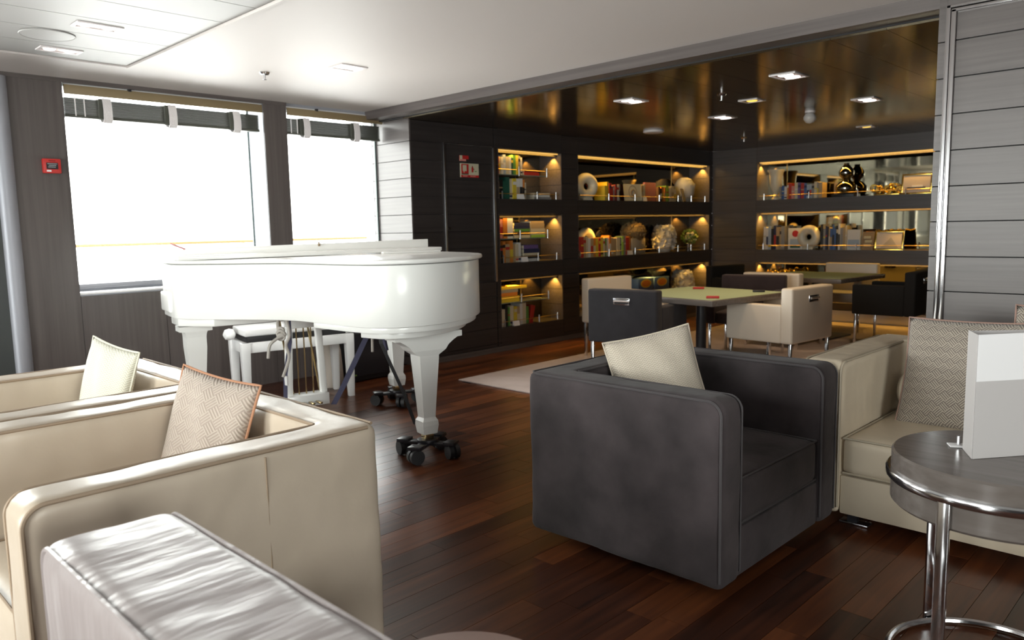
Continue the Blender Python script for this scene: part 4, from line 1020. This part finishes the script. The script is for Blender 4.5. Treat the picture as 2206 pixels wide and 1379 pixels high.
# ================================================================== SIGNS AND CALL POINT
e = empty('fire_call_point', (XW, 1.64, 1.788), R(90), 'red fire alarm call point on the wooden pier', 'alarm')
box('housing', red_plastic, e, -.056, .056, -.035, 0, -.05, .05, .005)
box('window', black_plastic, e, -.036, .036, -.038, -.034, -.022, .022); 
for k, (x0, x1) in enumerate(((-.03, .03), (-.022, .024), (-.026, .02))): box('print_line', pale_grey_text, e, x0, x1, -.0388, -.0378, .012-k*.011, .016-k*.011)
box('print_line', dark_red, e, -.02, .022, -.0362, -.0348, .032, .038); box('white_label', white_card, e, -.036, -.008, -.0362, -.0348, -.040, -.028)
e = empty('fire_hose_sign', (XA+.001, 5.115, 1.80), R(90), 'cream and red fire hose and extinguisher sign on the cabinet door', 'sign')
box('panel', paper_cream, e, 0, .245, -.006, 0, .0, .135); box('red_band', red_print, e, .008, .245, -.0072, -.006, .0, .022)
box('red_square', red_print, e, .012, .108, -.0072, -.006, .035, .128); box('hose_reel_print', paper_cream, e, .030, .080, -.0082, -.0072, .060, .118); box('dark_band', BOOKM['d'], e, .012, .108, -.0072, -.006, .026, .035)
box('nozzle_print', paper_cream, e, .040, .052, -.0082, -.0072, .044, .060)
MB().cyl((.160, -.0068, .070), (.160, -.006, .070), .001, 3).build('icon_anchor', red_print, e)
box('extinguisher_print', red_print, e, .148, .172, -.0072, -.006, .050, .098); box('extinguisher_top_print', dark_red, e, .154, .166, -.0073, -.006, .098, .112); box('extinguisher_nozzle_print', dark_red, e, .172, .184, -.0072, -.006, .076, .084)
box('flame_print', BOOKM['g'], e, .192, .216, -.0072, -.006, .056, .064)
for x0, x1 in ((.03, .09), (.13, .20)): box('print_line', BOOKM['p'], e, x0, x1, -.0079, -.0071, .007, .015)
e = empty('fire_sticker', (XA+.001, 5.11, 1.955), R(90), 'small red sticker above the fire hose sign', 'sign')
box('upper_print', red_print, e, 0, .12, -.004, 0, .020, .055); box('white_corner', paper_cream, e, .002, .036, -.0048, -.004, .020, .055); box('lower_print', BOOKM['p'], e, 0, .085, -.004, 0, 0, .020)

# ================================================================== CEILING LAMPS AND FITTINGS
def downlight(x, y, z, w, d, rz, label, power, glow=lamp_glow, col=(1, .86, .78)):
    e = empty('recessed_downlight', (x, y, z), rz, label, 'ceiling lamp', 'recessed downlights')
    t = .018; mb = MB().box(-w, w, -d, -d+t, -.006, .004).box(-w, w, d-t, d, -.006, .004).box(-w, -w+t, -d+t, d-t, -.006, .004).box(w-t, w, -d+t, d-t, -.006, .004)
    mb.build('frame', lamp_rim, e, bevel=.002)
    box('reflector', lamp_well, e, -w+t, w-t, -d+t, d-t, -.001, .003)
    n = 2 if w > d*1.2 else 1
    for k in range(n):
        cx = 0 if n == 1 else (-.5+k)*w*.95
        MB().lathe([(.003, -.004), (d*.5, -.005), (d*.55, -.002), (d*.55, -.0005)], (cx, 0, 0), 16).build('bulb', glow, e, True)
    if power: spot(e, (0, 0, -.03), power, 110, col, r=.05, blend=.8)
downlight(-4.545, 1.505, ZC+.009, .115, .062, R(90), 'recessed double lamp right of the round ceiling speaker', 6)
downlight(-5.25, 1.515, ZC+.009, .115, .062, R(90), 'recessed double lamp in the tray corner near the window', 6)
downlight(-4.545, 3.076, ZC-.001, .105, .085, R(90), 'recessed lamp alone on the plain white ceiling', 8)
D = ((-3.81, 5.304, 'dark ceiling downlight nearest the bookcase wall'), (-2.467, 5.293, 'largest dark ceiling downlight, nearest the camera'), (-3.832, 6.82, 'dark ceiling downlight over the plum chair'), (-2.506, 6.852, 'dark ceiling downlight towards the right wall'))
for x, y, lab in D: downlight(x, y, ZD-.001, .115, .095, R(90), lab, 18, col=(1, .70, .42))
for x, y, lab in ((-3.158, 6.097, 'amber lamp plate over the nearer games table'), (-3.217, 8.807, 'amber lamp plate over the farther games table')): downlight(x, y, ZD-.001, .085, .08, 0, lab, 4, lamp_amber, (1, .66, .25))
def disc(name, loc, r, label, cat, mat, h=.012):
    e = empty(name, loc, 0, label, cat); MB().lathe([(.003, -h), (r*.92, -h), (r, -h*.6), (r, 0), (.003, 0)], n=40).build('grille', mat, e, True); MB().torus((0, 0, -h*.5), r, .004, 'z', 40, 6).build('bezel', mat, e, True)
disc('ceiling_speaker', (-4.90, 1.36, ZC+.010), .135, 'flush round speaker cover in the ceiling tray', 'speaker', tray_mat, .006)
disc('ceiling_speaker', (-4.852, 7.162, ZD), .11, 'round white speaker on the dark ceiling', 'speaker', lamp_rim, .022)
def sprinkler(x, y, z, label):
    e = empty('sprinkler', (x, y, z), 0, label, 'sprinkler', 'fire sprinklers'); MB().lathe([(.003, -.014), (.030, -.012), (.036, 0), (.003, 0)], n=20).build('rosette', chrome, e, True)
    MB().cyl((0, 0, -.012), (0, 0, -.045), .008, 10).build('stem', steel, e, True); MB().lathe([(.003, -.048), (.014, -.047), (.014, -.044), (.003, -.043)], n=12).build('deflector', chrome, e, True)
sprinkler(-5.06, 2.735, ZC, 'chrome sprinkler on the white ceiling'); sprinkler(-3.167, 5.618, ZD, 'chrome sprinkler on the dark ceiling among the downlights'); sprinkler(-4.583, 8.666, ZD, 'chrome sprinkler far back on the dark ceiling')
e = empty('dome_detector', (-3.10, 7.096, ZD), 0, 'white ball shaped detector hanging from the dark ceiling', 'detector')
MB().lathe([(.003, 0), (.045, 0), (.045, -.02), (.003, -.02)], n=20).build('base', lamp_rim, e, True)
MB().lathe([(.003, -.115), (.035, -.105), (.056, -.075), (.056, -.055), (.04, -.025), (.02, -.018)], n=20).build('ball', M('pale_ball', (.55, .52, .50), .3), e, True)
